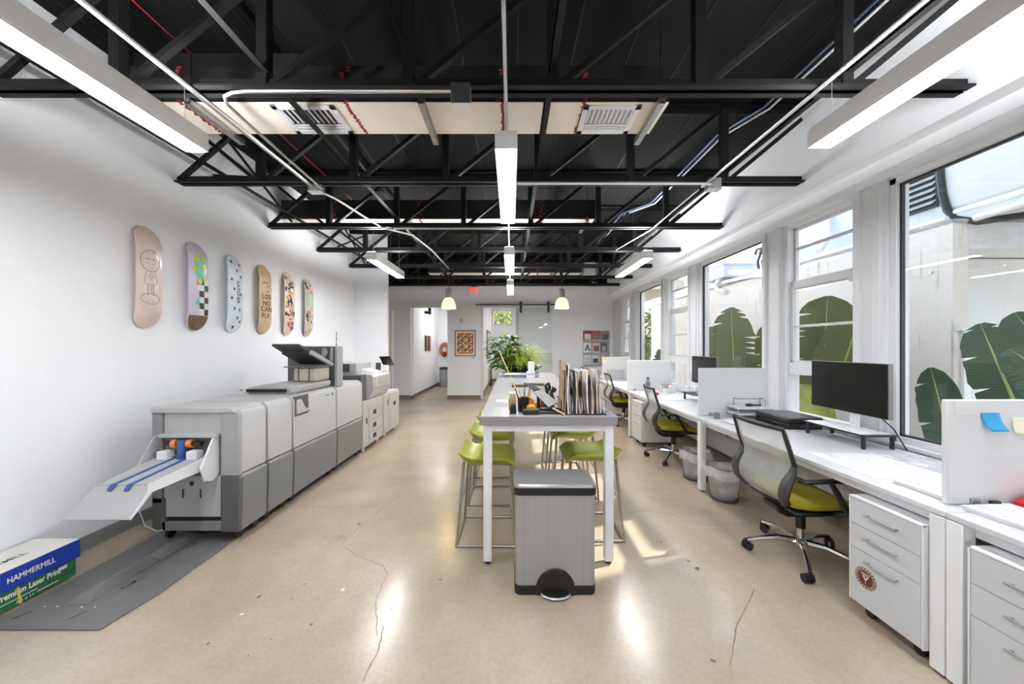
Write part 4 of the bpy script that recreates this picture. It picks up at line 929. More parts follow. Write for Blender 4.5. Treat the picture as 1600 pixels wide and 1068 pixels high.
# ------------------------------------------------------------------ task chairs
def chair():
    t = thing('task_chair', '', 'office chair')
    # local: occupant faces +x, origin on floor under column
    prof = [(-.305, .93), (-.285, .86), (-.262, .78), (-.235, .70), (-.245, .65), (-.275, .60), (-.290, .55), (-.285, .50), (-.255, .455), (-.20, .43)]
    hw = [.232, .236, .24, .235, .232, .232, .228, .215, .19, .15]
    def back(u, v):
        q = v * 9; i = min(8, int(q)); f = q - i
        x = prof[i][0] * (1 - f) + prof[i + 1][0] * f; z = prof[i][1] * (1 - f) + prof[i + 1][1] * f; h = hw[i] * (1 - f) + hw[i + 1] * f
        s = 2 * u - 1
        return Vector((x - .035 * (1 - s * s), h * s, z))
    loop = [back(0, v / 18) for v in range(19)] + [back(u / 8, 1) for u in range(1, 9)] + [back(1, v / 18) for v in range(17, -1, -1)] + [back(u / 8, 0) for u in range(7, 0, -1)]
    MB().tube(loop, .014, 8, closed=True).build('back_frame', BLK, t)
    for s in (0, 1):
        MB().tube([back(s, v / 18) + Vector((-.004, 0, 0)) for v in range(6, 19)], [.015 + .018 * sin(pi * k / 12) for k in range(13)], 8).build('lumbar_spar', DKG, t)
    b = MB(); b.grid(lambda u, v: back(.03 + .94 * u, .01 + .98 * v), 10, 18); b.build('mesh_back', MESHF, t)
    # seat cushion
    b = MB(); n = 12
    def seat(u, v):
        x = -.21 + .46 * u; s = 2 * v - 1; return Vector((x, s * (.235 - .04 * max(0, (.2 - u) / .2)), .455 + .02 * s * s - .05 * max(0, (u - .72) / .28) ** 2))
    A = [[b.v(seat(i / n, j / n)) for j in range(n + 1)] for i in range(n + 1)]
    B = [[b.v(seat(i / n, j / n) - Vector((0, 0, .055))) for j in range(n + 1)] for i in range(n + 1)]
    for i in range(n):
        for j in range(n): b.face([A[i][j], A[i + 1][j], A[i + 1][j + 1], A[i][j + 1]]); b.face([B[i][j], B[i][j + 1], B[i + 1][j + 1], B[i + 1][j]])
        b.face([A[i][0], B[i][0], B[i + 1][0], A[i + 1][0]]); b.face([A[i][n], A[i + 1][n], B[i + 1][n], B[i][n]])
    for j in range(n): b.face([A[0][j], A[0][j + 1], B[0][j + 1], B[0][j]]); b.face([A[n][j], B[n][j], B[n][j + 1], A[n][j + 1]])
    b.build('seat', FABRIC, t, bevel=.018, seg=3)
    MB().box(-.2, .22, -.215, .215, .378, .400).build('seat_pan', BLK, t, bevel=.01)
    MB().prism([(-.14, .30), (.10, .30), (.15, .38), (-.22, .38), (-.20, .33)], 'y', -.07, .07).build('tilt_mechanism', BLK, t, bevel=.012)
    MB().box(.0, .06, .06, .15, .25, .31).build('adjust_lever', BLK, t, bevel=.01)
    for s in (-1, 1):
        MB().tube([(.02, s * .225, .395), (.06, s * .275, .43), (-.02, s * .285, .56), (-.06, s * .285, .625)], [.02, .02, .017, .015], 8).build('arm_support', BLK, t)
        MB().hexa([(-.22, s * .235, .60), (-.20, s * .275, .60), (.12, s * .31, .625), (.12, s * .26, .625), (-.22, s * .235, .62), (-.20, s * .275, .62), (.12, s * .31, .645), (.12, s * .26, .645)]).build('armrest', BLK, t, bevel=.007)
    MB().cyl((0, 0, .20), (0, 0, .31), .028, n=16).build('column_cover', BLK, t)
    MB().cyl((0, 0, .09), (0, 0, .24), .022, n=16).lathe([(.045, .075), (.045, .115), (.03, .135), (.022, .135)], n=18).build('gas_column', CHROME, t)
    for k in range(5):
        a = R(OFF + 72 * k); c, s = cos(a), sin(a)
        leg = MB().tube([(.03 * c, .03 * s, .105), (.14 * c, .14 * s, .115), (.24 * c, .24 * s, .095), (.325 * c, .325 * s, .072)], [.026, .020, .016, .014], 8).build('base_leg', CHROME, t)
        M = Matrix.Translation((.335 * c, .335 * s, 0)) @ Matrix.Rotation(a + .6, 4, 'Z')
        MB(M=M).cyl((-.02, -.026, .027), (-.02, -.008, .027), .027, n=14).cyl((-.02, .008, .027), (-.02, .026, .027), .027, n=14).box(-.02, .005, -.02, .02, .035, .062).cyl((0, 0, .05), (0, 0, .08), .008, n=8).build('caster', BLK, leg)
    return t
OFF = 20
def bearing(cx, cy, px, py): return math.degrees(math.atan2(py - cy, px - cx))
OFF = bearing(1.98, 2.41, 1.79, 2.106)
ch = chair(); ch.location = (2.0, 2.36, 0); ch.rotation_euler = (0, 0, 0); ch['label'] = 'black mesh task chair with olive seat nearest the camera, by the monitor desk'; ch['group'] = 'mesh task chairs at the desks'
dup(ch, (2.08, 4.38, 0), R(-8), 'black mesh task chair with olive seat in the middle, by the two waste baskets')
dup(ch, (2.12, 6.45, 0), R(-4), 'black mesh task chair beyond the middle pedestal, third from the camera')
dup(ch, (2.05, 8.30, 0), R(0), 'farthest black mesh task chair, mostly hidden behind the magazine files')
print('part2 ok')

# ------------------------------------------------------------------ outside: courtyard, neighbour building
SOIL = mat('courtyard_gravel', (150, 142, 130), .95, var=.25, scale=20, bump=.4, bscale=50)
struct(MB().box(3.0, 60, -30, 60, -.2, -.1).box(-40, 3.0, 14.5, 60, -.2, -.1).box(-40, -4.3, -30, 14.5, -.2, -.1).box(-40, 3.0, -30, -3.7, -.2, -.1).build('ground', SOIL, smooth=False))
NX = 4.8; NY = 3.71; o = (NX, 6, -.1)
t = thing('neighbour_building', 'weathered white stucco building across the narrow courtyard outside the windows', 'building', o)
MB(o).box(NX, NX + .17, NY, 11.7, -.1, 2.80).build('wall', STUC, t, smooth=False)
MB(o).box(4.972, 7.5, NY, NY + .4, 2.515, 2.80).build('return_wall', STUCB, t, smooth=False)
MB(o).box(4.97, 7.5, NY + .45, NY + .55, -.1, 2.80).build('recess_wall', STUCB, t, smooth=False)
MB(o).box(5.02, 5.27, NY + .37, NY + .40, -.1, 2.5).box(5.29, 5.42, NY + .36, NY + .40, -.1, 2.5).box(5.44, 6.4, NY + .38, NY + .40, -.1, 2.5).build('door_panel', STUCB, t, bevel=.004)
MB(o).box(NX + .08, 4.95, NY - .035, NY, -.1, 1.62).build('downspout', TRIMW, t, bevel=.004)
MB(o).box(NX + .02, 5.0, NY - .06, NY, 1.62, 1.66).build('downspout_cap', STUCB, t, bevel=.003)
MB(o).box(NX - .01, NX + .25, NY, 11.7, 2.80, 2.835).box(NX, 7.5, NY - .02, NY + .5, 2.80, 2.835).build('coping', mat('coping_grey', (150, 150, 148), .7, var=.2), t, smooth=False)
MB(o).box(NX + .2, 7.5, NY + .5, 11.7, 2.70, 2.80).build('flat_roof', STUCB, t, smooth=False)
MB(o).box(5.5, 7.5, NY + .2, 7.3, 2.8, 4.5).build('upper_wall', STUCB, t, smooth=False)
MB(o).box(5.9, 8.5, -6, NY + .2, 2.6, 6.5).build('added_sun_block', STUCB, t, smooth=False)  # added mass, mostly out of view, keeps the sun off the first window
MB(o).cyl((NX + .05, 3.8, 2.87), (NX + .05, 11, 2.87), .035, n=10).build('parapet_pipe', TRIMW, t)
MB(o).tube([P(1292, 300, X=5.4), P(1293, 350, X=5.4), P(1294, 372, X=5.35), P(1280, 392, X=5.0)], .045, 10).build('vent_pipe', TRIMW, t)
MB(o).box(5.45, 5.5, 4.38, 5.4, 3.25, 4.0).build('louver_back', DKG, t)
for k in range(9):
    z = 3.28 + k * .08
    MB(o).hexa([(5.38, 4.38, z), (5.40, 4.38, z), (5.40, 5.4, z), (5.38, 5.4, z), (5.44, 4.38, z + .055), (5.46, 4.38, z + .055), (5.46, 5.4, z + .055), (5.44, 5.4, z + .055)]).build('louver_slat', mat('louver_grey', (188, 190, 192), .5), t, smooth=False)
b = MB(o).cyl((NX - .004, 3.9, 2.3), (NX - .012, 3.9, 2.3), .02, n=8)
for k in range(9): b.box(NX + .02, NX + .06, 4.0 + k * .37, 4.02 + k * .37, 2.835, 2.90)
q = b.build('pipe_bracket', GALV, t); q['kind'] = 'stuff'
# rooftop duct
o = (5.2, 2.5, 2.85); t = thing('rooftop_duct', 'big white rooftop duct with black bumper, upper right outside the near window', 'air duct', o)
MB(o).box(5.0, 5.47, .2, 3.99, 2.985, 3.56).build('duct_shell', mat('duct_white_outside', (196, 199, 203), .6, var=.06, scale=3), t, bevel=.05, seg=4)
pts = [P(1468, 240, X=4.98), P(1469, 275, X=4.98), P(1473, 305, X=4.98), P(1480, 328, X=4.98), P(1494, 341, X=4.98), P(1530, 346, X=4.98), P(1600, 336, X=4.98), P(1700, 310, X=4.98)]
MB(o).tube(pts, .035, 8).build('black_bumper', BLK, t)
MB(o).tube([P(1494, 332, X=5.0), P(1600, 300, X=4.98), P(1800, 238, X=4.98)], .042, 10).build('white_pipe', TRIMW, t)
MB(o).tube([P(1525, 340, X=4.95), P(1600, 318, X=4.92), P(1800, 262, X=4.92)], .04, 10).build('white_pipe', TRIMW, t)
MB(o).box(4.97, 5.47, .2, 3.9, 2.835, 2.95).build('duct_curb', STUCB, t)
# rooftop condenser seen through the third window
o = (4.9, 7.6, 2.85); t = thing('rooftop_condenser', 'pale blue-grey rooftop air unit with curved white pipe on the neighbour roof', 'air conditioner', o)
MB(o).box(4.62, 5.35, 7.42, 8.3, 2.97, 3.26).build('cabinet', mat('unit_blue_grey', (196, 204, 214), .5), t, bevel=.01)
MB(o).box(4.60, 5.37, 7.40, 8.32, 3.22, 3.27).build('cabinet_lid', mat('unit_blue_grey2', (178, 188, 200), .5), t, bevel=.006)
MB(o).box(4.85, 5.25, 7.5, 8.2, 2.835, 2.97).build('unit_stand', GALV, t)
MB(o).tube([P(1198, 424, X=4.76), P(1165, 425, X=4.76), P(1140, 426, X=4.74), P(1125, 434, X=4.72), P(1118, 446, X=4.70), P(1122, 454, X=4.68), P(1133, 455, X=4.72)], .052, 12).build('white_pipe', TRIMW, t)
MB(o).tube([P(1198, 428, X=4.76), P(1160, 434, X=4.76), P(1130, 441, X=4.74)], .04, 12).build('white_pipe', TRIMW, t)
for dx in (0, 7): MB(o).tube([P(1186 + dx, 422, X=4.9), P(1184 + dx, 408, X=4.9), P(1190 + dx, 392, X=4.9), P(1194 + dx, 386, X=4.9), P(1182 + dx, 390, X=4.9), P(1180 + dx, 398, X=4.9)], .025, 8).build('insulated_hose', DKG, t)
# own building canopy farther along
struct(MB().box(3.0, 4.24, 8.35, 12.4, 2.85, 3.1).build('trim_canopy', mat('canopy_beige', (196, 188, 172), .8), bevel=.01))
struct(MB().box(3.05, 3.2, 12.3, 12.4, -.1, 2.85).build('trim_canopy_post', TRIMW))

def leaf(b, rb, base, tip, W, arch=(0, 0, 0), n=18, gaps=.12, fold=.2, view=Vector((0, 0, 1.45)), seed=0):
    rnd = random.Random(seed); base = Vector(base); tip = Vector(tip); mid = (base + tip) / 2 + Vector(arch)
    def c(t): return base * (1 - t) ** 2 + mid * 2 * t * (1 - t) + tip * t * t
    vd = (mid - view).normalized(); d0 = (tip - base).normalized(); side = d0.cross(vd).normalized(); nrm = side.cross(d0).normalized()
    def w(t): return W * max(0, 1 - abs(2 * t - 1) ** 2.3) ** .5 * .98
    for s in (-1, 1):
        prev = None
        for k in range(n + 1):
            t = .04 + .96 * k / n; tt = t + .06 * (1 - t)
            m = c(t); ww = w(min(t, .997)) * (1 + rnd.uniform(-.05, .05))
            e1 = c(tt) + side * s * ww * .5 + nrm * (-fold * ww * .35); e2 = c(tt) + side * s * ww + nrm * (-fold * ww + rnd.uniform(-.01, .01))
            gap = rnd.random() < gaps
            cur = [b.v(m), b.v(e1), b.v(e2)]
            if prev is not None:
                if gapflag:
                    f1 = b.v(prev_pts[2].lerp(e2, .45))
                    b.face([prev[0], prev[1], cur[1], cur[0]]); b.face([prev[1], prev[2], f1, cur[1]])
                else:
                    b.face([prev[0], prev[1], cur[1], cur[0]]); b.face([prev[1], prev[2], cur[2], cur[1]])
            prev = cur; prev_pts = [m, e1, e2]; gapflag = gap
    rb.tube([c(k / 8) - nrm * -.004 for k in range(9)], [.014 * (1 - k / 9) + .003 for k in range(9)], 6)
def plant(label, leaves, mt, foot, group='banana plants in the courtyard'):
    foot = Vector(foot); t = thing('banana_plant', label, 'plant', foot, group=group)
    for i, (tp, bp, X, wpx, g, arch) in enumerate(leaves):
        tip = P(tp[0], tp[1], X=X); base = P(bp[0], bp[1], X=X - .05 * (i % 2)); W = wpx / 2 * tip.y / F * 1.0
        b = MB(foot); r = MB(foot); leaf(b, r, base, tip, W, arch, gaps=g, seed=i + int(foot.y * 10)); q = b.build('leaf', mt[i % len(mt)], t, smooth=True, angle=80)
        r.build('midrib', RIB, q)
        MB(foot).tube([base, (base + foot) / 2 + Vector((0, 0, .15)), foot], [.016, .022, .035], 8).build('stalk', RIB, t)
plant('banana plant with wide leaves outside the near big window, right edge', [((1454, 574), (1500, 760), 4.15, 50, .15, (0, .0, .05)), ((1532, 505), (1628, 720), 4.1, 66, .2, (0, .05, .12)), ((1585, 488), (1700, 660), 4.25, 64, .1, (0, 0, .1)), ((1578, 545), (1720, 700), 3.9, 60, .3, (0, 0, .15))], [LEAFB, LEAFB, LEAFB], (4.2, 2.6, -.1))
plant('banana plant with sunlit torn leaves outside the second window', [((1293, 462), (1283, 640), 3.9, 92, .45, (0, .0, 0)), ((1345, 488), (1296, 640), 3.8, 78, .25, (0, 0, 0)), ((1250, 600), (1290, 690), 3.7, 50, .4, (0, 0, .1)), ((1232, 580), (1262, 680), 3.8, 40, .4, (0, 0, .1))], [LEAFD, LEAFD, mat('yellowing_leaf', (140, 142, 62), .5, var=.2)], (3.85, 4.3, -.1))
plant('banana plant with a tall dark leaf outside the third window', [((1142, 480), (1150, 640), 3.9, 62, .35, (0, 0, 0)), ((1112, 510), (1138, 640), 4.0, 46, .35, (0, 0, 0)), ((1195, 508), (1206, 620), 3.8, 34, .15, (0, 0, 0)), ((1094, 520), (1110, 630), 4.1, 36, .5, (0, 0, 0)), ((1128, 540), (1150, 650), 3.8, 50, .2, (0, 0, 0))], [LEAFD, LEAFD], (3.95, 6.1, -.1))
plant('small banana plant outside the fifth window, far down the courtyard', [((1030, 545), (1032, 600), 3.9, 18, .5, (0, 0, 0)), ((1022, 560), (1026, 605), 3.9, 16, .5, (0, 0, 0)), ((1037, 560), (1034, 605), 3.9, 16, .5, (0, 0, 0))], [LEAFB], (3.95, 9.0, -.1))

FOL = mat('tree_foliage', (96, 104, 62), .7, var=.45, scale=3); FOLY = mat('tree_foliage_light', (150, 160, 84), .7, var=.35, scale=3); BARK = mat('bark', (110, 96, 80), .9, var=.2)
def tree(label, c, r, n, m, trunk=True, leafs=.09):
    foot = (c[0], c[1], -.1); t = thing('tree', label, 'tree', foot, group='trees beyond the courtyard'); b = MB(foot); rnd = random.Random(int(c[0] * 10 + c[1]))
    lobes = [(Vector(c) + Vector((rnd.uniform(-.5, .5) * r[0], rnd.uniform(-.5, .5) * r[1], rnd.uniform(-.5, .5) * r[2])), rnd.uniform(.35, .6)) for _ in range(9)]
    for k in range(n):
        lc, lr = rnd.choice(lobes); v = Vector((rnd.gauss(0, 1), rnd.gauss(0, 1), rnd.gauss(0, 1))).normalized() * lr * rnd.uniform(.75, 1.05)
        p = lc + Vector((v.x * r[0], v.y * r[1], v.z * r[2])); a = Vector((rnd.uniform(-1, 1), rnd.uniform(-1, 1), rnd.uniform(-1, 1))).normalized() * leafs
        q = a.cross(Vector((rnd.uniform(-1, 1), rnd.uniform(-1, 1), rnd.uniform(-1, 1)))).normalized() * leafs * .5
        b.face([b.v(p - a), b.v(p + q), b.v(p + a), b.v(p - q)])
    q = b.build('foliage', m, t, smooth=False); q['kind'] = 'stuff'
    MB(foot).tube([foot, (c[0] + .05, c[1], c[2] * .5), (c[0], c[1], c[2])], [.12, .09, .05], 8).build('trunk', BARK, t)
tree('bushy olive-green tree seen through the fifth window, beyond the neighbour wall', (6.3, 16.2, 1.6), (1.6, 1.6, 2.2), 3500, FOL)
tree('sparse tree seen through the sixth window, far end', (5.0, 20.8, 1.7), (1.6, 1.3, 2.3), 2500, FOL)
tree('yellow-green tree behind the high window of the far office', (-.45, 18.5, 2.9), (1.6, 1.2, 1.6), 2500, FOLY)

# ------------------------------------------------------------------ things on the near work table
def TP(px, py, z=ZT1): return P(px, py, Z=z)
# file holder with magazines
o = (.50, 2.38, ZT1); hold = thing('file_holder', 'black wire file holder standing at the right front of the work table', 'file rack', o)
b = MB(o)
for x in (.335, .63):
    b.tube([(x, 2.27, ZT1 + .004), (x, 2.50, ZT1 + .004), (x, 2.50, ZT1 + .10), (x, 2.27, ZT1 + .10)], .003, 6, closed=True)
for y in (2.29, 2.48): b.tube([(.335, y, ZT1 + .004), (.63, y, ZT1 + .004)], .003, 6)
for k in range(9): x = .345 + k * .033; b.tube([(x, 2.29, ZT1 + .003), (x, 2.29, ZT1 + .03)], .002, 5)
b.build('wire_frame', BLK, hold)
cols = [(150, 128, 100), (196, 168, 140), (62, 60, 62), (238, 238, 236), (176, 182, 190), (205, 205, 208), (40, 40, 44), (214, 210, 206), (120, 90, 70), (222, 200, 176), (240, 238, 234), (52, 46, 44), (190, 150, 120), (228, 226, 222),
        (90, 88, 92), (206, 186, 160), (236, 236, 236), (70, 52, 46), (200, 196, 190), (150, 146, 140), (232, 230, 226), (96, 92, 88)]
nm = ['taupe', 'tan', 'charcoal', 'white', 'blue-grey', 'silver', 'black', 'off-white', 'brown', 'beige', 'ivory', 'dark brown', 'copper', 'pale grey', 'slate', 'sand', 'bright white', 'cocoa', 'stone', 'grey', 'cream', 'graphite']
for k in range(22):
    tall = k < 4
    xb = .345 + .0128 * k + (0 if tall else .004); lean = random.uniform(-.035, .035) if not tall else .006
    h = [.355, .34, .325, .335][k] if tall else random.uniform(.275, .30); th = random.uniform(.004, .009)
    y0 = 2.285 + random.uniform(0, .02); bow = random.uniform(-.012, .012)
    b = MB((xb, 2.39, ZT1))
    rows = []
    for j in range(5):
        f = j / 4; x = xb + lean * f + bow * sin(pi * f); z = ZT1 + .008 + h * f
        rows.append([b.v((x - th / 2, y0, z)), b.v((x + th / 2, y0, z)), b.v((x + th / 2, y0 + .20, z)), b.v((x - th / 2, y0 + .20, z))])
    for A, B in zip(rows, rows[1:]):
        for i in range(4): b.face([A[i], A[(i + 1) % 4], B[(i + 1) % 4], B[i]])
    b.face(rows[0][::-1]); b.face(rows[-1])
    q = b.build('magazine', mat('cover_' + nm[k].replace(' ', '_').replace('-', '_'), cols[k], .5, var=.25, scale=18), smooth=True)
    tag(q, ('%s card folder, %s of the four tall ones in the file holder' % (nm[k], ['leftmost', 'second', 'third', 'rightmost'][k])) if tall else '%s sheet standing in the file holder, number %d from its left end' % (nm[k], k + 1), 'magazine', 'magazines and folders in the wire holder')
o = (.345, 2.28, ZT1)
b = MB(o).box(.335, .365, 2.275, 2.279, ZT1 + .30, ZT1 + .36)
tag(b.build('kraft_label_card', KRAFT), 'small kraft label card on the tallest folder of the file holder', 'card')
def simple(name, label, cat, fn, m, loc, bevel=0, group=None, rz=0):
    b = MB(); fn(b); q = b.build(name, m, bevel=bevel); q.location = loc; q.rotation_euler = (0, 0, rz); return tag(q, label, cat, group)
# pen cup with pens
c = Vector((.085, 2.42, ZT1)); t = thing('pen_cup', 'black pen cup crammed with pens and tools, left half of the work table', 'cup', c)
MB().lathe([(0, 0), (.038, 0), (.042, .10), (.039, .10), (.036, .006), (0, .006)], n=20).build('cup', BLK, t)
pc = [(200, 160, 60), (60, 30, 30), (40, 40, 46), (220, 220, 220), (170, 50, 40), (30, 60, 120), (230, 150, 50), (120, 90, 60)]
for k in range(9):
    a = 2 * pi * k / 9; d = Vector((cos(a) * .5, sin(a) * .3, 1.6)).normalized()
    L = random.uniform(.12, .17); p = c + Vector((cos(a) * .014, sin(a) * .014, .012))
    q = MB(p).cyl(p, p + d * L, .0035, n=8).cyl(p + d * L, p + d * (L + .01), .0035, .001, n=8).build('pen', mat('pen_%d' % (k % 8), pc[k % 8], .4))
    tag(q, ['ochre pen in the black pen cup', 'dark maroon pen in the black pen cup', 'charcoal pen in the black pen cup', 'white pen in the black pen cup', 'red-brown pen in the black pen cup', 'blue pen in the black pen cup', 'orange pencil in the black pen cup', 'brown pencil in the black pen cup', 'second ochre pen in the black pen cup, at its right'][k], 'pen', 'pens in the black cup')
p = c + Vector((.01, -.01, .02)); e = P(780, 548, Y=2.5)
tag(MB(p).cyl(p, e, .004, .003, n=8).build('wooden_rod', mat('pale_yellow_rod', (232, 214, 130), .5)), 'long pale yellow rod leaning left out of the pen cup', 'stick')
simple('sketch_book', 'white block of cards at the left edge of the work table', 'notepad', lambda b: b.box(-.045, .045, -.05, .05, 0, .035), PAPER, (-.075, 2.68, ZT1), .002)
t = thing('tape_dispenser', 'beige tape dispenser box with black front near the table edge', 'tape dispenser', (.005, 2.50, ZT1))
MB().box(-.025, .03, -.04, .07, 0, .085).build('dispenser_body', mat('tan_box', (176, 150, 110), .6), t, bevel=.003)
MB().box(-.02, .028, -.035, .065, .085, .12).build('upper_box', mat('tan_box2', (196, 176, 142), .6), t, bevel=.003)
simple('hole_punch', 'small glossy black hole punch at the left front of the table', 'hole punch', lambda b: b.prism([(-.022, 0), (.022, 0), (.02, .05), (.008, .066), (-.012, .066), (-.02, .05)], 'y', -.05, .04), BLKG, (.012, 2.36, ZT1), .004)
simple('spectacle_case', 'black oblong case with rounded corners, front centre of the table', 'case', lambda b: b.box(-.06, .06, -.03, .03, 0, .036), mat('case_black', (34, 33, 32), .45), (.135, 2.32, ZT1), .01)
simple('tape_measure', 'yellow-orange tape measure behind the black oblong case', 'tape measure', lambda b: b.box(-.035, .035, -.025, .025, 0, .05), mat('measure_yellow', (232, 170, 40), .4), (.135, 2.41, ZT1), .012)
simple('tape_roll', 'orange roll of tape standing behind the pen cup', 'tape roll', lambda b: b.cyl((0, -.012, .045), (0, .012, .045), .045, n=24), mat('tape_orange', (226, 140, 50), .4), (.125, 2.52, ZT1), .002)
simple('tape_roll', 'second orange tape roll lying beside the grey paddle', 'tape roll', lambda b: b.cyl((0, 0, 0), (0, 0, .04), .04, n=24), mat('tape_orange', (226, 140, 50), .4), (.18, 2.56, ZT1), .002)
t = thing('paper_trimmer', 'grey slanted board trimmer propped across the clutter on the table', 'trimmer', (.21, 2.45, ZT1))
MB((.21, 2.45, ZT1)).hexa([(.11, 2.58, ZT1 + .165), (.19, 2.62, ZT1 + .155), (.335, 2.44, ZT1 + .055), (.26, 2.37, ZT1 + .035), (.11, 2.58, ZT1 + .173), (.19, 2.62, ZT1 + .163), (.335, 2.44, ZT1 + .063), (.26, 2.37, ZT1 + .043)]).build('board', mat('trimmer_grey', (160, 160, 158), .5, var=.1), t, bevel=.002)
MB((.21, 2.45, ZT1)).hexa([(.09, 2.60, ZT1 + .172), (.15, 2.63, ZT1 + .166), (.22, 2.56, ZT1 + .13), (.17, 2.51, ZT1 + .125), (.09, 2.60, ZT1 + .186), (.15, 2.63, ZT1 + .18), (.22, 2.56, ZT1 + .144), (.17, 2.51, ZT1 + .139)]).build('handle', DKG, t, bevel=.005)
MB((.21, 2.45, ZT1)).cyl((.20, 2.52, ZT1), (.20, 2.52, ZT1 + .10), .012, n=10).build('support_foot', BLK, t)
t = thing('stapler', 'long black stapler lying in front of the trimmer', 'stapler', (.26, 2.33, ZT1), rz=R(-6))
MB().box(-.085, .085, -.016, .016, 0, .012).build('base', BLK, t, bevel=.004); MB().prism([(-.08, .022), (.08, .016), (.085, .036), (.02, .046), (-.07, .040)], 'y', -.014, .014).build('arm', BLKG, t, bevel=.006)
MB().box(.06, .084, -.01, .01, .008, .025).build('hinge', STEEL, t)
t = thing('scissors_pot', 'dark pot holding black-handled scissors beside the file holder', 'cup', (.285, 2.55, ZT1))
MB().lathe([(0, 0), (.04, 0), (.04, .085), (.036, .085), (.034, .006), (0, .006)], n=18).build('pot', mat('pot_slate', (48, 52, 60), .5), t)
b = MB().tube([(-.01, 0, .02), (-.02, 0, .13), (-.03, 0, .17), (-.01, 0, .185), (.0, 0, .16), (-.005, 0, .13)], .012, 8).tube([(.01, 0, .02), (.018, 0, .12), (.03, 0, .155), (.045, 0, .14), (.03, 0, .12)], .012, 8)
b.build('scissors', BLK, t); MB().tube([(.0, .01, .02), (.005, .01, .19)], .004, 6).tube([(.02, .01, .02), (.035, .01, .1)], .005, 6).build('blade', STEEL, t)
simple('coral_stamp', 'small coral red stamp knob left of the scissors pot', 'stamp', lambda b: b.cyl((0, 0, 0), (0, 0, .055), .016, .01, n=14).ball((0, 0, .07), .022, 14), mat('coral', (215, 110, 95), .45), (.235, 2.60, ZT1))
simple('cutter_knife', 'yellow-handled cutter leaning by the left foot of the file holder', 'knife', lambda b: b.bar((-.05, 0, .05), (.03, 0, .008), .016, .008), mat('cutter_cream', (236, 222, 178), .4), (.325, 2.27, ZT1), .002)
# mid table: glasses-like dark tools
for i, (px, py, lb) in enumerate(((812, 604, 'dark folding tool with tan grips, left of a pair in mid table'), (838, 602, 'dark slotted tool with tan edge, right of a pair in mid table'))):
    p = TP(px, py); t = thing('folding_tool', lb, 'tool', p, group='dark tools in the middle of the work table')
    MB().box(-.09, .09, -.03, .03, 0, .02).build('tool_body', mat('tool_brown', (64, 50, 44), .5), t, bevel=.006)
    MB().box(-.085, .085, -.02, .02, .02, .034).build('tool_grip', mat('tool_tan', (170, 140, 112), .5), t, bevel=.004)

# ------------------------------------------------------------------ planter end of the far table
o = (.16, 5.25, ZT1); t = thing('steel_tray', 'long low brushed metal tray under the black planter', 'tray', o)
MB(o).box(-.14, .42, 5.05, 5.4, ZT1, ZT1 + .02).build('tray_base', GALV, t, bevel=.006)
MB(o).cyl((-.12, 5.05, ZT1 + .045), (.38, 5.05, ZT1 + .045), .022, n=14).build('front_roll', mat('blue_steel', (160, 172, 190), .3, .8), t)
MB(o).box(-.14, .42, 5.08, 5.4, ZT1 + .02, ZT1 + .07).build('tray_box', GALV, t, bevel=.006)
o = (.14, 5.28, ZT1 + .07); t = thing('planter_dish', 'wide shallow black planter dish at the far end of the tables', 'planter', o)
MB(o).lathe([(0, 0), (.20, 0), (.30, .05), (.34, .085), (.33, .095), (.28, .07), (0, .06)], o, 30, 1, .42).build('dish', BLKG, t)
MB(o).box(-.30, .0, 5.22, 5.34, ZT1 + .155, ZT1 + .172).build('rim_board', BLK, t, bevel=.003)
# glossy plant
o = (-.05, 5.3, ZT1 + .14); t = thing('leafy_plant', 'dark green broad-leaved plant at the left of the planter dish', 'plant', o)
VG = mat('glossy_leaf_green', (58, 104, 42), .35, var=.3, scale=20); VL = mat('new_leaf_green', (130, 180, 60), .4)
rnd = random.Random(3); b = MB(o); b2 = MB(o); stm = MB(o)
def smallleaf(b, p, d, L, W, n=6):
    d = Vector(d).normalized(); s = d.cross(Vector((0, 0, 1)));
    s = s.normalized() if s.length > .1 else Vector((1, 0, 0)); u = s.cross(d); pv = None
    for k in range(n + 1):
        t_ = k / n; c_ = p + d * L * t_ - Vector((0, 0, L * .35 * t_ * t_)); w_ = W * sin(pi * min(1, t_ * .9 + .08)) ** .7 if 0 < k < n else .001
        cur = [b.v(c_ - s * w_ - u * -w_ * .2), b.v(c_), b.v(c_ + s * w_ - u * -w_ * .2)]
        if pv: b.face([pv[0], pv[1], cur[1], cur[0]]); b.face([pv[1], pv[2], cur[2], cur[1]])
        pv = cur
for k in range(150):
    a = rnd.uniform(0, 2 * pi); h = rnd.uniform(.0, .48); r = rnd.uniform(.03, .20) * (1 - .45 * max(0, h - .3)); p = Vector((o[0] - .06 + cos(a) * r * 1.15, o[1] + sin(a) * r, o[2] + h))
    smallleaf(b if rnd.random() > .12 else b2, p, (cos(a), sin(a), rnd.uniform(-.2, .5)), rnd.uniform(.10, .16), rnd.uniform(.035, .055))
    if k % 3 == 0: stm.tube([Vector(o), (Vector(o) + p) / 2 + Vector((0, 0, .04)), p], .004, 5)
smallleaf(b2, Vector((o[0] - .05, o[1], o[2] + .46)), (.1, 0, 1), .12, .03)
q = b.build('foliage', VG, t, angle=80); q['kind'] = 'stuff'; q = b2.build('young_foliage', VL, t, angle=80); q['kind'] = 'stuff'; q = stm.build('stems', mat('plant_stem', (110, 130, 60), .5), t); q['kind'] = 'stuff'
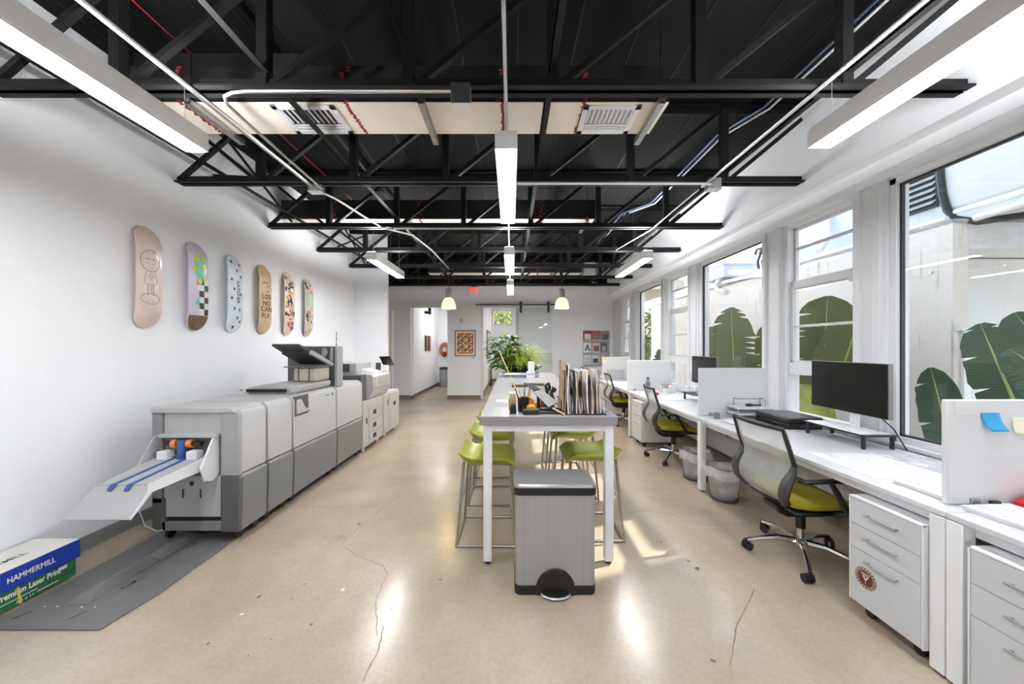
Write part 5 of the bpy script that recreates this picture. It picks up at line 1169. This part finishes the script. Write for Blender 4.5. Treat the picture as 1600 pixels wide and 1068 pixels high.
# spider plant
o = (.20, 5.25, ZT1 + .14); t = thing('spider_plant', 'yellow-green arching spider plant at the right of the planter dish', 'plant', o)
SPG = mat('spider_green', (142, 160, 44), .45, var=.3, scale=12); b = MB(o)
for k in range(340):
    a = rnd.uniform(0, 2 * pi); L = rnd.uniform(.26, .60); up = rnd.uniform(.5, 1.6); p = Vector((o[0] + rnd.uniform(-.16, .05), o[1] + rnd.uniform(-.05, .05), o[2]))
    d = Vector((cos(a), sin(a) * .7, 0)); s = Vector((-d.y, d.x, .4)).normalized() * .011; pv = None
    for j in range(7):
        f = j / 6; c_ = p + d * L * f * .8 + Vector((0, 0, L * (1.5 * up * f - (up * 1.1 + .35) * f * f))); w_ = 1 - f * .9
        cur = [b.v(c_ - s * w_), b.v(c_ + s * w_)]
        if pv: b.face([pv[0], pv[1], cur[1], cur[0]])
        pv = cur
q = b.build('foliage', SPG, t, angle=80); q['kind'] = 'stuff'
MB(o).cyl((o[0] - .05, o[1], o[2] - .02), (o[0] - .05, o[1], o[2] + .02), .09, n=14).build('root_clump', mat('soil', (70, 56, 44), .9), t)
t = thing('card_display', 'white upright box with angled card in front of the plants', 'box', (.28, 4.98, ZT1))
MB().box(-.06, .06, -.03, .03, 0, .10).build('box_lower', PAPER, t, bevel=.002); MB().box(-.035, .055, .0, .03, .10, .24).build('back_card', PAPER, t, bevel=.002)
MB().box(-.05, .05, -.031, -.030, .05, .06).build('printed_line', mat('print_brown', (150, 120, 105), .6), t)
simple('cable_scrap', 'small white adapter lying right of the tray', 'adapter', lambda b: b.box(-.05, .05, -.03, .03, 0, .03), WHITEM, (.45, 5.0, ZT1), .006, rz=.5)

# ------------------------------------------------------------------ things on the desks
# riser + monitor
o = (2.57, 2.62, ZD); t = thing('monitor_riser', 'thin black riser shelf under the large near monitor', 'monitor stand', o)
MB(o).box(2.45, 2.69, 2.37, 2.87, ZD + .088, ZD + .100).build('shelf', BLK, t, bevel=.002)
for x in (2.468, 2.67):
    for y in (2.392, 2.84): MB(o).cyl((x, y, ZD), (x, y, ZD + .088), .013, n=12).build('leg', BLK, t)
MB(o).box(2.455, 2.685, 2.40, 2.86, ZD + .100, ZD + .102).build('white_mat', PAPER, t)
def monitor(label, loc, rz, W=.615, H=.372):
    t = thing('monitor', label, 'monitor', loc, rz)
    MB().box(-.012, .02, -W / 2, W / 2, .13, .13 + H).build('display_housing', mat('monitor_silver', (120, 120, 124), .4, .5), t, bevel=.003)
    MB().box(-.014, -.0115, -W / 2 + .003, W / 2 - .003, .134, .126 + H).build('screen', BLKG, t, bevel=.001)
    MB().box(.02, .045, -W * .3, W * .3, .2, .42).build('back_bulge', DKG, t, bevel=.01)
    MB().box(.045, .06, -.035, .035, .006, .34).build('stand_neck', WHITEM, t, bevel=.004)
    MB().box(-.05, .12, -.11, .11, 0, .008).build('stand_base', WHITEM, t, bevel=.003)
    return t
monitor('large black monitor on a riser, nearest the camera by the window', (2.515, 2.555, ZD + .102), R(-3))
monitor('second black monitor farther back, behind the middle divider', (2.50, 4.42, ZD + .10), R(-2), .60, .36)
t = thing('monitor_riser', 'black riser shelf under the second monitor', 'monitor stand', (2.5, 4.42, ZD))
MB().box(-.14, .16, -.28, .28, .086, .10).build('shelf', BLK, t, bevel=.002)
for x in (-.12, .14):
    for y in (-.26, .26): MB().cyl((x, y, 0), (x, y, .086), .013, n=12).build('leg', BLK, t)
conduit('black monitor cable dropping behind the near monitor', [(2.59, 2.50, ZD + .30), (2.69, 2.40, ZD + .14), (2.715, 2.34, ZD + .005)], .004, BLK, name='cable')
# flatbed printer
o = (2.545, 3.14, ZD); t = thing('inkjet_printer', 'flat black printer on the desk left of the large monitor', 'printer', o)
MB(o).prism(rrect(2.38, 2.71, 2.95, 3.34, .03), 'z', ZD, ZD + .055).build('body', BLKG, t, bevel=.006, angle=50)
MB(o).prism(rrect(2.375, 2.715, 2.945, 3.345, .035), 'z', ZD + .058, ZD + .098).build('lid', mat('printer_lid', (30, 30, 31), .35), t, bevel=.01, angle=50)
MB(o).prism(rrect(2.40, 2.69, 2.97, 3.31, .03), 'z', ZD + .098, ZD + .100).build('lid_top', mat('printer_lid_grey', (96, 97, 98), .4), t)
MB(o).box(2.48, 2.66, 2.938, 2.95, ZD + .02, ZD + .035).build('output_slot', DKG, t, bevel=.002)
MB(o).box(2.56, 2.60, 2.942, 2.9445, ZD + .078, ZD + .088).build('badge', TRIMW, t)
# tray organiser
o = (2.40, 3.42, ZD); t = thing('paper_tray', 'silver wire two-tier paper tray organiser on the desk behind the printer', 'desk tray', o)
WIRE = mat('silver_wire', (150, 152, 154), .3, 1)
for z in (.035, .095):
    b = MB(o)
    for k in range(9): x = 2.24 + k * .04; b.tube([(x, 3.37, ZD + z), (x, 3.53, ZD + z)], .002, 5)
    b.tube([(2.22, 3.365, ZD + z), (2.58, 3.365, ZD + z), (2.58, 3.535, ZD + z), (2.22, 3.535, ZD + z)], .004, 6, closed=True).build('tray_shelf', WIRE, t)
for x in (2.26, 2.53):
    MB(o).tube([(x - .03, 3.36, ZD + .004), (x, 3.40, ZD + .19), (x, 3.45, ZD + .20), (x + .02, 3.50, ZD + .19), (x + .05, 3.54, ZD + .004)], .0045, 8).build('side_hoop', WIRE, t)
MB(o).tube([(2.26, 3.42, ZD + .196), (2.53, 3.42, ZD + .196)], .004, 6).build('top_bar', WIRE, t)
for i, (z, m_) in enumerate(((.038, PAPER), (.098, PAPER))):
    q = MB((2.4, 3.45, ZD + z)).box(2.235, 2.57, 3.372, 3.53, ZD + z, ZD + z + .018).build('paper_stack', PAPER, bevel=.002)
    tag(q, ['paper stack on the lower tier of the wire tray', 'paper stack on the upper tier of the wire tray'][i], 'paper')
simple('hair_brush', 'black glove-like brush on the top tray of the organiser', 'brush', lambda b: b.ball((0, 0, .015), .02, 12, (2.2, 1, .8)).tube([(.03, 0, .015), (.12, 0, .012)], .008, 8), BLK, (2.40, 3.44, ZD + .116))
simple('rubber_foot_cup', 'small grey faceted pencil cup on the desk before the white divider', 'cup', lambda b: b.lathe([(0, 0), (.028, 0), (.03, .03), (.022, .058), (0, .058)], n=8), mat('cup_grey', (128, 126, 124), .6), (2.06, 3.42, ZD))
simple('crumpled_sheets', 'loose white sheets on the desk at the left of the tray organiser', 'paper', lambda b: b.grid(lambda u, v: Vector((-.14 + .28 * u, -.1 + .2 * v, .006 + .012 * sin(6 * u) * sin(5 * v) ** 2 + .01 * u)), 10, 8).box(-.13, .13, -.1, .08, 0, .005), PAPER, (2.18, 3.20, ZD))
# papers near the camera
def sheets(label, x0, x1, y0, y1, n, m=PAPER, rz=0, marks=None, z0=ZD, h=.0022):
    cx, cy = (x0 + x1) / 2, (y0 + y1) / 2; t = thing('paper_stack' if n > 3 else 'drawing_sheet', label, 'paper', (cx, cy, z0), rz)
    b = MB()
    for k in range(n):
        dx, dy = random.uniform(-.004, .004), random.uniform(-.004, .004); b.box(x0 - cx + dx, x1 - cx + dx, y0 - cy + dy, y1 - cy + dy, k * h, (k + 1) * h - .0003)
    b.build('pages', m, t, smooth=False)
    if marks:
        b = MB(); rn = random.Random(5); W = x1 - x0; Hh = y1 - y0; z = n * h
        for k in range(marks):
            a, c = rn.uniform(-.45, .3) * W, rn.uniform(-.45, .3) * Hh; l = rn.uniform(.05, .3)
            if rn.random() < .5: b.box(a, a + l * W, c, c + .002, z, z + .0003)
            else: b.box(a, a + .002, c, c + l * Hh, z, z + .0003)
        b.build('pencil_lines', mat('pencil_grey', (120, 124, 138), .7), t, smooth=False)
    return t
sheets('large white drawing sheet spread on the desk before the monitor', 2.0, 2.42, 1.85, 2.30, 1, marks=26, rz=R(-3))
sheets('grey-toned printed plan beside the drawing sheet, next to the window sill', 2.44, 2.70, 1.75, 2.32, 1, mat('grey_plan', (196, 198, 200), .5, var=.35, scale=12), marks=10)
sheets('thick stack of papers with yellowish sheet against the near divider', 2.02, 2.36, 1.60, 1.80, 8, mat('paper_cream', (228, 226, 216), .7, var=.05))
sheets('stack of drawings on the desk corner right of the near divider', 2.0, 2.24, 1.27, 1.52, 9, marks=14, rz=R(4))
simple('red_folder', 'bright red folder at the right edge behind the drawings', 'folder', lambda b: b.prism([(-.15, 0), (.2, 0), (.2, .09), (-.05, .075), (-.15, .03)], 'y', -.05, .04), RED, (2.40, 1.49, ZD), .004)
simple('black_clip', 'small dark clip at the foot of the near divider', 'clip', lambda b: b.box(-.02, .02, -.008, .008, 0, .03), BLK, (2.165, 1.527, ZD), .003)
# middle bay
o = (2.08, 5.35, ZD)
t = thing('drinking_bottle', 'mottled grey bottle with dark cap in front of the third divider', 'bottle', (2.17, 5.42, ZD))
MB().lathe([(0, 0), (.034, 0), (.036, .01), (.036, .14), (.03, .17), (.016, .19), (.014, .20), (0, .20)], n=20).build('bottle_body', mat('bottle_mottle', (120, 124, 124), .35, .3, var=.7, scale=22), t)
MB().cyl((0, 0, .20), (0, 0, .235), .017, n=14).build('cap', DKG, t)
t = thing('pencil_cup', 'white cup of red and dark pens beside the grey bottle', 'cup', (2.30, 5.10, ZD))
MB().lathe([(0, 0), (.032, 0), (.036, .10), (.033, .10), (.03, .006), (0, .006)], n=18).build('cup', WHITEM, t)
for k, (cc, lb) in enumerate((((200, 40, 60), 'red pen in the white cup'), ((60, 40, 60), 'dark violet pen in the white cup'), ((40, 40, 44), 'black pen in the white cup'), ((120, 40, 40), 'maroon marker in the white cup'))):
    a = k * 1.6; p = Vector((2.30 + cos(a) * .012, 5.10 + sin(a) * .012, ZD + .008)); q = MB(p).cyl(p, p + Vector((cos(a) * .035, sin(a) * .02, .15)), .006, n=8).build('pen', mat('deskpen_%d' % k, cc, .4)); tag(q, lb, 'pen', 'pens in the white cup')
simple('red_pouch', 'small crumpled red pouch left of the pencil cup', 'pouch', lambda b: b.ball((0, 0, .022), .03, 10, (1.2, 1, .75)), RED, (2.15, 5.05, ZD))
simple('paper_box', 'low translucent box on the desk behind the pencil cup', 'box', lambda b: b.box(-.1, .1, -.08, .08, 0, .10), mat('frosted_box', (214, 216, 216), .4), (2.46, 5.38, ZD), .006)
sheets('white papers lying on the middle desk before the second monitor', 2.05, 2.35, 4.55, 4.95, 3)
sheets('white sheets on the far desk before the farthest divider', 2.02, 2.3, 6.6, 7.0, 2)
simple('camera_body', 'small black camera-like device on the far desk by the divider', 'camera', lambda b: b.box(-.04, .04, -.03, .03, 0, .07).cyl((0, -.05, .035), (0, .0, .035), .022, n=14).box(-.03, .06, -.02, .02, .10, .125).box(-.01, .01, -.01, .01, .07, .1), BLK, (2.62, 7.0, ZD), .004)
simple('laptop_lid', 'grey translucent laptop back seen against the farthest divider', 'laptop', lambda b: b.box(-.17, .17, -.1, .1, 0, .012).prism([(.08, .012), (.09, .012), (.13, .22), (.12, .22)], 'x', -.17, .17), mat('laptop_grey', (168, 170, 174), .4, .3), (2.24, 7.22, ZD), .002)
t = thing('badge_tag', 'small yellow and white tags hung on the farthest divider corner', 'tag', (2.03, 7.40, 1.12))
MB().box(-.06, .07, -.004, 0, .04, .10).build('yellow_tag', mat('tag_yellow', (232, 214, 150), .6), t); MB().box(-.05, .04, -.004, 0, -.03, .035).build('white_tag', PAPER, t)
# cable bundle under the desk
p = P(1140, 672, X=2.42); t = thing('cable_bundle', 'tied black cable coil hanging under the desk before the modesty panel', 'cable', p)
b = MB()
b.tube([(0, .05, .06), (0, .02, 0), (0, -.03, .06)], .004, 6)
for k in range(7): a = k * .9; b.tube([(0, 0, 0), (-.01, .045 * cos(a), -.03 + .03 * sin(a)), (-.005, .02 * cos(a + .5), -.075 + .02 * sin(a * 2))], .0035, 6)
b.build('coil', BLK, t)
MB().tube([(0, .05, .06), (.0, .06, .16)], .003, 6).tube([(0, -.03, .06), (0, -.04, .16)], .003, 6).build('hanging_lead', BLK, t)
# clear strip organiser / glass guard behind second divider
for i in range(4):
    simple('acrylic_stand', ['clear acrylic holder nearest the third divider, by the window', 'second clear acrylic holder from the third divider', 'third clear acrylic holder from the third divider', 'clear acrylic holder closest to the second monitor'][i], 'stand', lambda b: b.box(-.04, .04, -.05, .05, 0, .005).box(-.04, .04, .04, .045, .005, .34).box(-.04, .04, -.05, -.045, .005, .12), SMOKE, (2.66, 5.5 - i * .17, ZD), group='clear acrylic holders')

# ------------------------------------------------------------------ waste baskets
def basket(label, x, y, trash):
    t = thing('waste_basket', label, 'trash can', (x, y, 0), group='mesh waste baskets under the desks')
    MESHB = MATS.get('basket_mesh') or seethrough('basket_mesh', (120, 122, 124), .2, .5)
    MB().lathe([(.118, .012), (.145, .31)], n=32).build('mesh_wall', MESHB, t)
    MB().lathe([(0, .002), (.118, .002), (.121, .012), (.118, .016), (0, .012)], n=32).build('basket_base', DKG, t)
    MB().tube([(.147 * cos(2 * pi * k / 32), .147 * sin(2 * pi * k / 32), .312) for k in range(32)], .004, 6, closed=True).build('rim', DKG, t)
    b = MB(); rn = random.Random(int(y * 100))
    def bag(u, v):
        a = 2 * pi * u; q = 1 + .05 * sin(a * 7 + v * 4) + .03 * sin(a * 13 + 3)
        if v < .3: f = v / .3; r = .153 * q + .002; z = .215 + .10 * f + .012 * sin(a * 4)
        else: f = (v - .3) / .7; r = (.150 - .045 * f) * (1 - .02 * sin(a * 6)); z = .322 - .30 * f
        return Vector((r * cos(a), r * sin(a), z))
    b.grid(bag, 48, 14); b.build('bin_liner', BAG, t, angle=60)
    MB().ball((.02, .0, .06), .05, 10, (1.2, 1, .6)).bar((-.06, -.05, .07), (.08, -.06, .05), .03, .02).build('crumpled_paper', PAPER, t)
basket('wire mesh waste basket with clear liner, right of the desk leg', 2.03, 3.26, True)
basket('wire mesh waste basket with clear liner, left of the desk leg', 2.03, 3.76, True)

# ------------------------------------------------------------------ end wall: magazine rack, poster, exit sign, rail, glass door
o = (2.35, YE, 1.3); t = thing('magazine_rack', 'clear wall rack with three rows of magazines on the end wall', 'magazine rack', o)
MB(o).box(1.98, 2.72, YE - .012, YE, .90, 1.88).build('back_panel', SMOKE, t)
for z in (.93, 1.26, 1.58): MB(o).box(1.98, 2.72, YE - .05, YE - .012, z - .01, z).box(1.98, 2.72, YE - .05, YE - .047, z, z + .06).build('rack_shelf', SMOKE, t)
mags = [(1.99, 1.60, .235, .285, (196, 60, 74), 'red-topped magazine, left in the top row of the wall rack', (230, 225, 222)), (2.235, 1.60, .225, .285, (190, 92, 96), 'red-bordered grey magazine, middle of the top row', (120, 124, 124)), (2.475, 1.60, .225, .27, (150, 156, 156), 'grey magazine, right in the top row of the wall rack', (90, 96, 98)),
        (1.99, 1.28, .215, .27, (234, 235, 236), 'white magazine with dark triangle emblem in the middle row', (60, 70, 96)), (2.235, 1.28, .21, .27, (214, 204, 200), 'brown-pictured magazine in the centre of the wall rack', (130, 92, 84)), (2.475, 1.28, .15, .26, (96, 110, 134), 'blue-grey magazine, right in the middle row', (190, 196, 204)),
        (1.99, .95, .215, .28, (226, 226, 230), 'pale magazine with grey lines, left in the bottom row', (176, 178, 190)), (2.225, .95, .20, .26, (222, 222, 220), 'white magazine with dark square picture in the bottom row', (70, 68, 68))]
for i, (x, z, W, H, c1, lb, c2) in enumerate(mags):
    oo = (x + W / 2, YE - .03, z); q = thing('magazine', lb, 'magazine', oo, group='magazines in the wall rack')
    MB(oo).box(x, x + W, YE - .042, YE - .018, z, z + H).build('cover', mat('mag_c%d' % i, c1, .35), q, smooth=False)
    b = MB(oo); f = YE - .0425; mx_ = x + W / 2; mz = z + H / 2
    if i == 3: b.prism([(mx_ - .075, z + .05), (mx_ - .045, z + .05), (mx_, z + .16), (mx_ + .045, z + .05), (mx_ + .075, z + .05), (mx_ + .015, z + .22), (mx_ - .015, z + .22)], 'y', f - .001, f); b.box(mx_ - .05, mx_ + .05, f - .001, f, z + .085, z + .105)
    elif i == 7: b.box(x + .03, x + W - .03, f - .001, f, z + .05, z + .17)
    elif i == 6:
        for k in range(4): b.box(x + .03, x + W - .03, f - .001, f, z + .06 + k * .035, z + .075 + k * .035)
    else: b.box(x + .03, x + W - .03, f - .001, f, z + .04, z + H * .7); b.box(x + .05, x + W * .5, f - .002, f - .001, z + .07, z + H * .5)
    b.build('cover_print', mat('mag_p%d' % i, c2, .4, var=.5, scale=25), q, smooth=False)
    if i == 0: MB(oo).box(x + .01, x + W - .01, f - .001, f, z + .22, z + .275).build('title_band', mat('mag_band', (150, 36, 46), .4), q)
# poster
xa, xb_, za, zb = P(711, 0, Y=YE).x, P(743, 0, Y=YE).x, P(0, 556, Y=YE).z, P(0, 516, Y=YE).z
o = ((xa + xb_) / 2, YE, za); t = thing('framed_poster', 'black-framed geometric print in red, yellow and black on the end wall', 'picture', o)
b = MB(o).box(xa, xb_, YE - .03, YE, za, za + .02).box(xa, xb_, YE - .03, YE, zb - .02, zb).box(xa, xa + .02, YE - .03, YE, za, zb).box(xb_ - .02, xb_, YE - .03, YE, za, zb); b.build('frame', DKG, t, bevel=.003)
MB(o).box(xa + .018, xb_ - .018, YE - .015, YE, za + .018, zb - .018).build('mount', mat('poster_cream', (238, 226, 206), .6), t, smooth=False)
pcs = [((190, 58, 44), 'red'), ((228, 176, 60), 'ochre'), ((44, 38, 38), 'black'), ((222, 130, 70), 'orange'), ((236, 230, 220), 'white')]
rn = random.Random(11); bs = [MB(o) for _ in pcs]; a0, a1, c0, c1 = xa + .06, xb_ - .06, za + .07, zb - .07; f = YE - .0155; nx, nz = 9, 13
for i in range(nx):
    for j in range(nz):
        u0 = a0 + (a1 - a0) * i / nx; u1 = a0 + (a1 - a0) * (i + 1) / nx; v0 = c0 + (c1 - c0) * j / nz; v1 = c0 + (c1 - c0) * (j + 1) / nz
        ring_ = min(i, nx - 1 - i, j, nz - 1 - j); c_a = (2 if (i + j) % 2 else (0, 4, 1, 4)[(i + 2 * j) % 4]) if ring_ < 2 else (2 if ring_ == 2 else (1, 4, 2, 3)[(j + i) % 4])
        cb = (1, 3, 0, 4)[(i * 3 + j) % 4]
        bs[c_a].face([bs[c_a].v(p) for p in ((u0, f, v0), (u1, f, v0), (u1, f, v1))]); bs[cb].face([bs[cb].v(p) for p in ((u0, f, v0), (u1, f, v1), (u0, f, v1))])
for (cc, n_), b in zip(pcs, bs): q = b.build(n_ + '_print', mat('poster_' + n_, cc, .5), t, smooth=False); q['kind'] = 'stuff'
# exit sign
o = (P(740, 453, Y=9.38).x, 9.38, P(740, 453, Y=9.38).z); t = thing('exit_sign', 'red EXIT sign hung before the end wall, left of centre', 'sign', o)
MB().box(-.14, .14, -.012, .012, -.1, .1).build('sign_plate', SMOKE, t, bevel=.003); MB().box(-.08, .08, -.03, .03, .1, .13).build('sign_mount', DKG, t); MB().cyl((0, 0, .13), (0, 0, .65), .006, n=6).build('hanger', BLK, t)
XR_ = mat('exit_red', (238, 60, 40), .5, emit=.5)
text('EXIT', .17, XR_, t, (.012, -.0135, 0), FNY, bold=.003, sx=.7)
MB().prism([(-.135, 0), (-.112, .022), (-.112, -.022)], 'y', -.0145, -.013).build('arrow', XR_, t)
# wall details
def wallthing(name, label, cat, px, py, fn, m, Y=YE, bevel=.003):
    p = P(px, py, Y=Y); b = MB(); fn(b); q = b.build(name, m, bevel=bevel); q.location = p; return tag(q, label, cat)
wallthing('thermostat', 'small grey thermostat above the framed print', 'thermostat', 721, 501, lambda b: b.box(-.04, .04, -.025, 0, -.06, .06), mat('thermo_grey', (186, 186, 186), .4))
wallthing('wall_switch', 'tiny pale switch below the framed print', 'switch', 739, 559, lambda b: b.box(-.035, .035, -.01, 0, -.03, .03), mat('switch', (205, 205, 205), .4))
wallthing('motion_sensor', 'small sensor at the top left of the end wall by the hallway', 'sensor', 681, 445, lambda b: b.box(-.06, .06, -.05, 0, -.03, .03), DKG)
q = wallthing('dome_camera', 'white dome security camera high on the end wall at right', 'security camera', 928, 446, lambda b: b.cyl((0, 0, .06), (0, -.02, .03), .08, n=18).ball((0, -.05, .0), .055, 14), TRIMW)
wallthing('security_camera', 'dark bullet security camera under the hallway lintel', 'security camera', 670, 488, lambda b: b.tube([(-.12, .1, .02), (.05, -.05, -.02)], .045, 10).box(-.02, .06, 0, .04, 0, .132), DKG, Y=9.52)
# sliding door rail and glass door
o = (.15, YE - .06, 2.6); t = thing('door_rail', 'dark steel barn door rail above the office opening', 'rail', o)
MB(o).cyl((-.98, YE - .06, 2.60), (1.32, YE - .06, 2.60), .016, n=10).build('rail_bar', DKG, t)
for x in (-.9, -.3, .22, 1.05, 1.25): MB(o).cyl((x, YE - .08, 2.60), (x, YE, 2.60), .022, n=10).build('rail_standoff', GALV, t)
o = (.65, YE - .07, .02); t = thing('glass_door', 'frosted sliding glass door hanging in front of the end wall', 'door', o)
MB(o).box(.16, 1.13, YE - .065, YE - .055, .03, 2.5).build('glass_panel', GLASS, t, bevel=.001)
MB(o).box(.17, 1.12, YE - .067, YE - .066, 1.0, 1.28).build('frosted_band', SMOKE, t)
for x in (.26, 1.02):
    MB(o).box(x - .03, x + .03, YE - .085, YE - .066, 2.38, 2.60).cyl((x, YE - .085, 2.64), (x, YE - .045, 2.64), .045, n=16).build('roller_hanger', DKG, t)
MB(o).box(.16, .19, YE - .075, YE - .045, .02, 2.5).build('edge_strip', mat('edge_strip', (190, 186, 170), .4), t)
# office picture on its left wall
o = (-.83, 12.3, 1.0); t = thing('framed_picture', 'dark framed picture on the white wall inside the far office', 'picture', o)
MB(o).box(-.83, -.80, 11.4, 13.2, 1.02, 2.0).build('frame', DKG, t, bevel=.004); MB(o).box(-.80, -.797, 11.47, 13.13, 1.09, 1.93).build('print', mat('picture_grey', (190, 196, 198), .3, var=.3, scale=2), t)
t = thing('side_table', 'dark narrow console in the far office behind the plants', 'table', (-.3, 12.6, 0))
MB().box(-.5, .6, -.2, .2, .70, .74).build('console_top', BLK, t, bevel=.004)
for x in (-.45, .55): MB().box(x - .02, x + .02, -.18, .18, 0, .70).build('leg', BLK, t)
# hallway things
t = thing('hallway_bin', 'cylindrical steel bin with dark lid at the end of the hallway', 'trash can', (P(695, 600, Y=12.3).x, 12.3, 0))
MB().lathe([(0, 0), (.19, 0), (.19, .62), (0, .62)], n=24).build('bin_body', STEEL, t); MB().lathe([(0, .62), (.195, .62), (.195, .70), (.1, .72), (0, .72)], n=24).build('bin_lid', DKG, t)
o = P(695, 545, Y=12.75); t = thing('wall_wreath', 'red and tan wreath-like ornament on the hallway end wall', 'wall art', o)
MB().tube([(.14 * cos(2 * pi * k / 20), -.03, .20 * sin(2 * pi * k / 20)) for k in range(20)], .06, 8, closed=True).build('ring', mat('wreath_tan', (176, 120, 84), .8, var=.5, scale=30), t)
MB().ball((-.0, -.05, -.2), .1, 10).build('bow', mat('wreath_red', (120, 40, 36), .7), t)
b0 = P(668, 536, X=-2.745); t = thing('wall_hanging', 'small red and black striped hanging on the hallway wall', 'wall art', (-2.75, b0.y, b0.z))
for k in range(4): MB().box(0, .03, -.36 + k * .2, -.22 + k * .2, -.25, .25).build('strip', mat('strip_%d' % (k % 2), ((70, 50, 50), (170, 110, 110))[k % 2], .7, var=.4, scale=20), t, bevel=.01)

# added fill panels, out of view, that light the far rooms
for nm_, lb, x, y, z, e_ in (('added_fill_panel', 'added square fill panel lighting the far office', 1.0, 11.8, 3.09, 15), ('added_fill_panel', 'added square fill panel lighting the hallway', -2.2, 11.2, 2.89, 6)):
    t = thing(nm_, lb, 'ceiling lamp', (x, y, z)); MB().box(-.3, .3, -.3, .3, -.03, 0).build('housing', WHITEM, t); MB().box(-.28, .28, -.28, .28, -.035, -.03).build('diffuser', mat('panel_glow_%d' % int(z * 100), (255, 250, 242), .5, emit=e_), t)
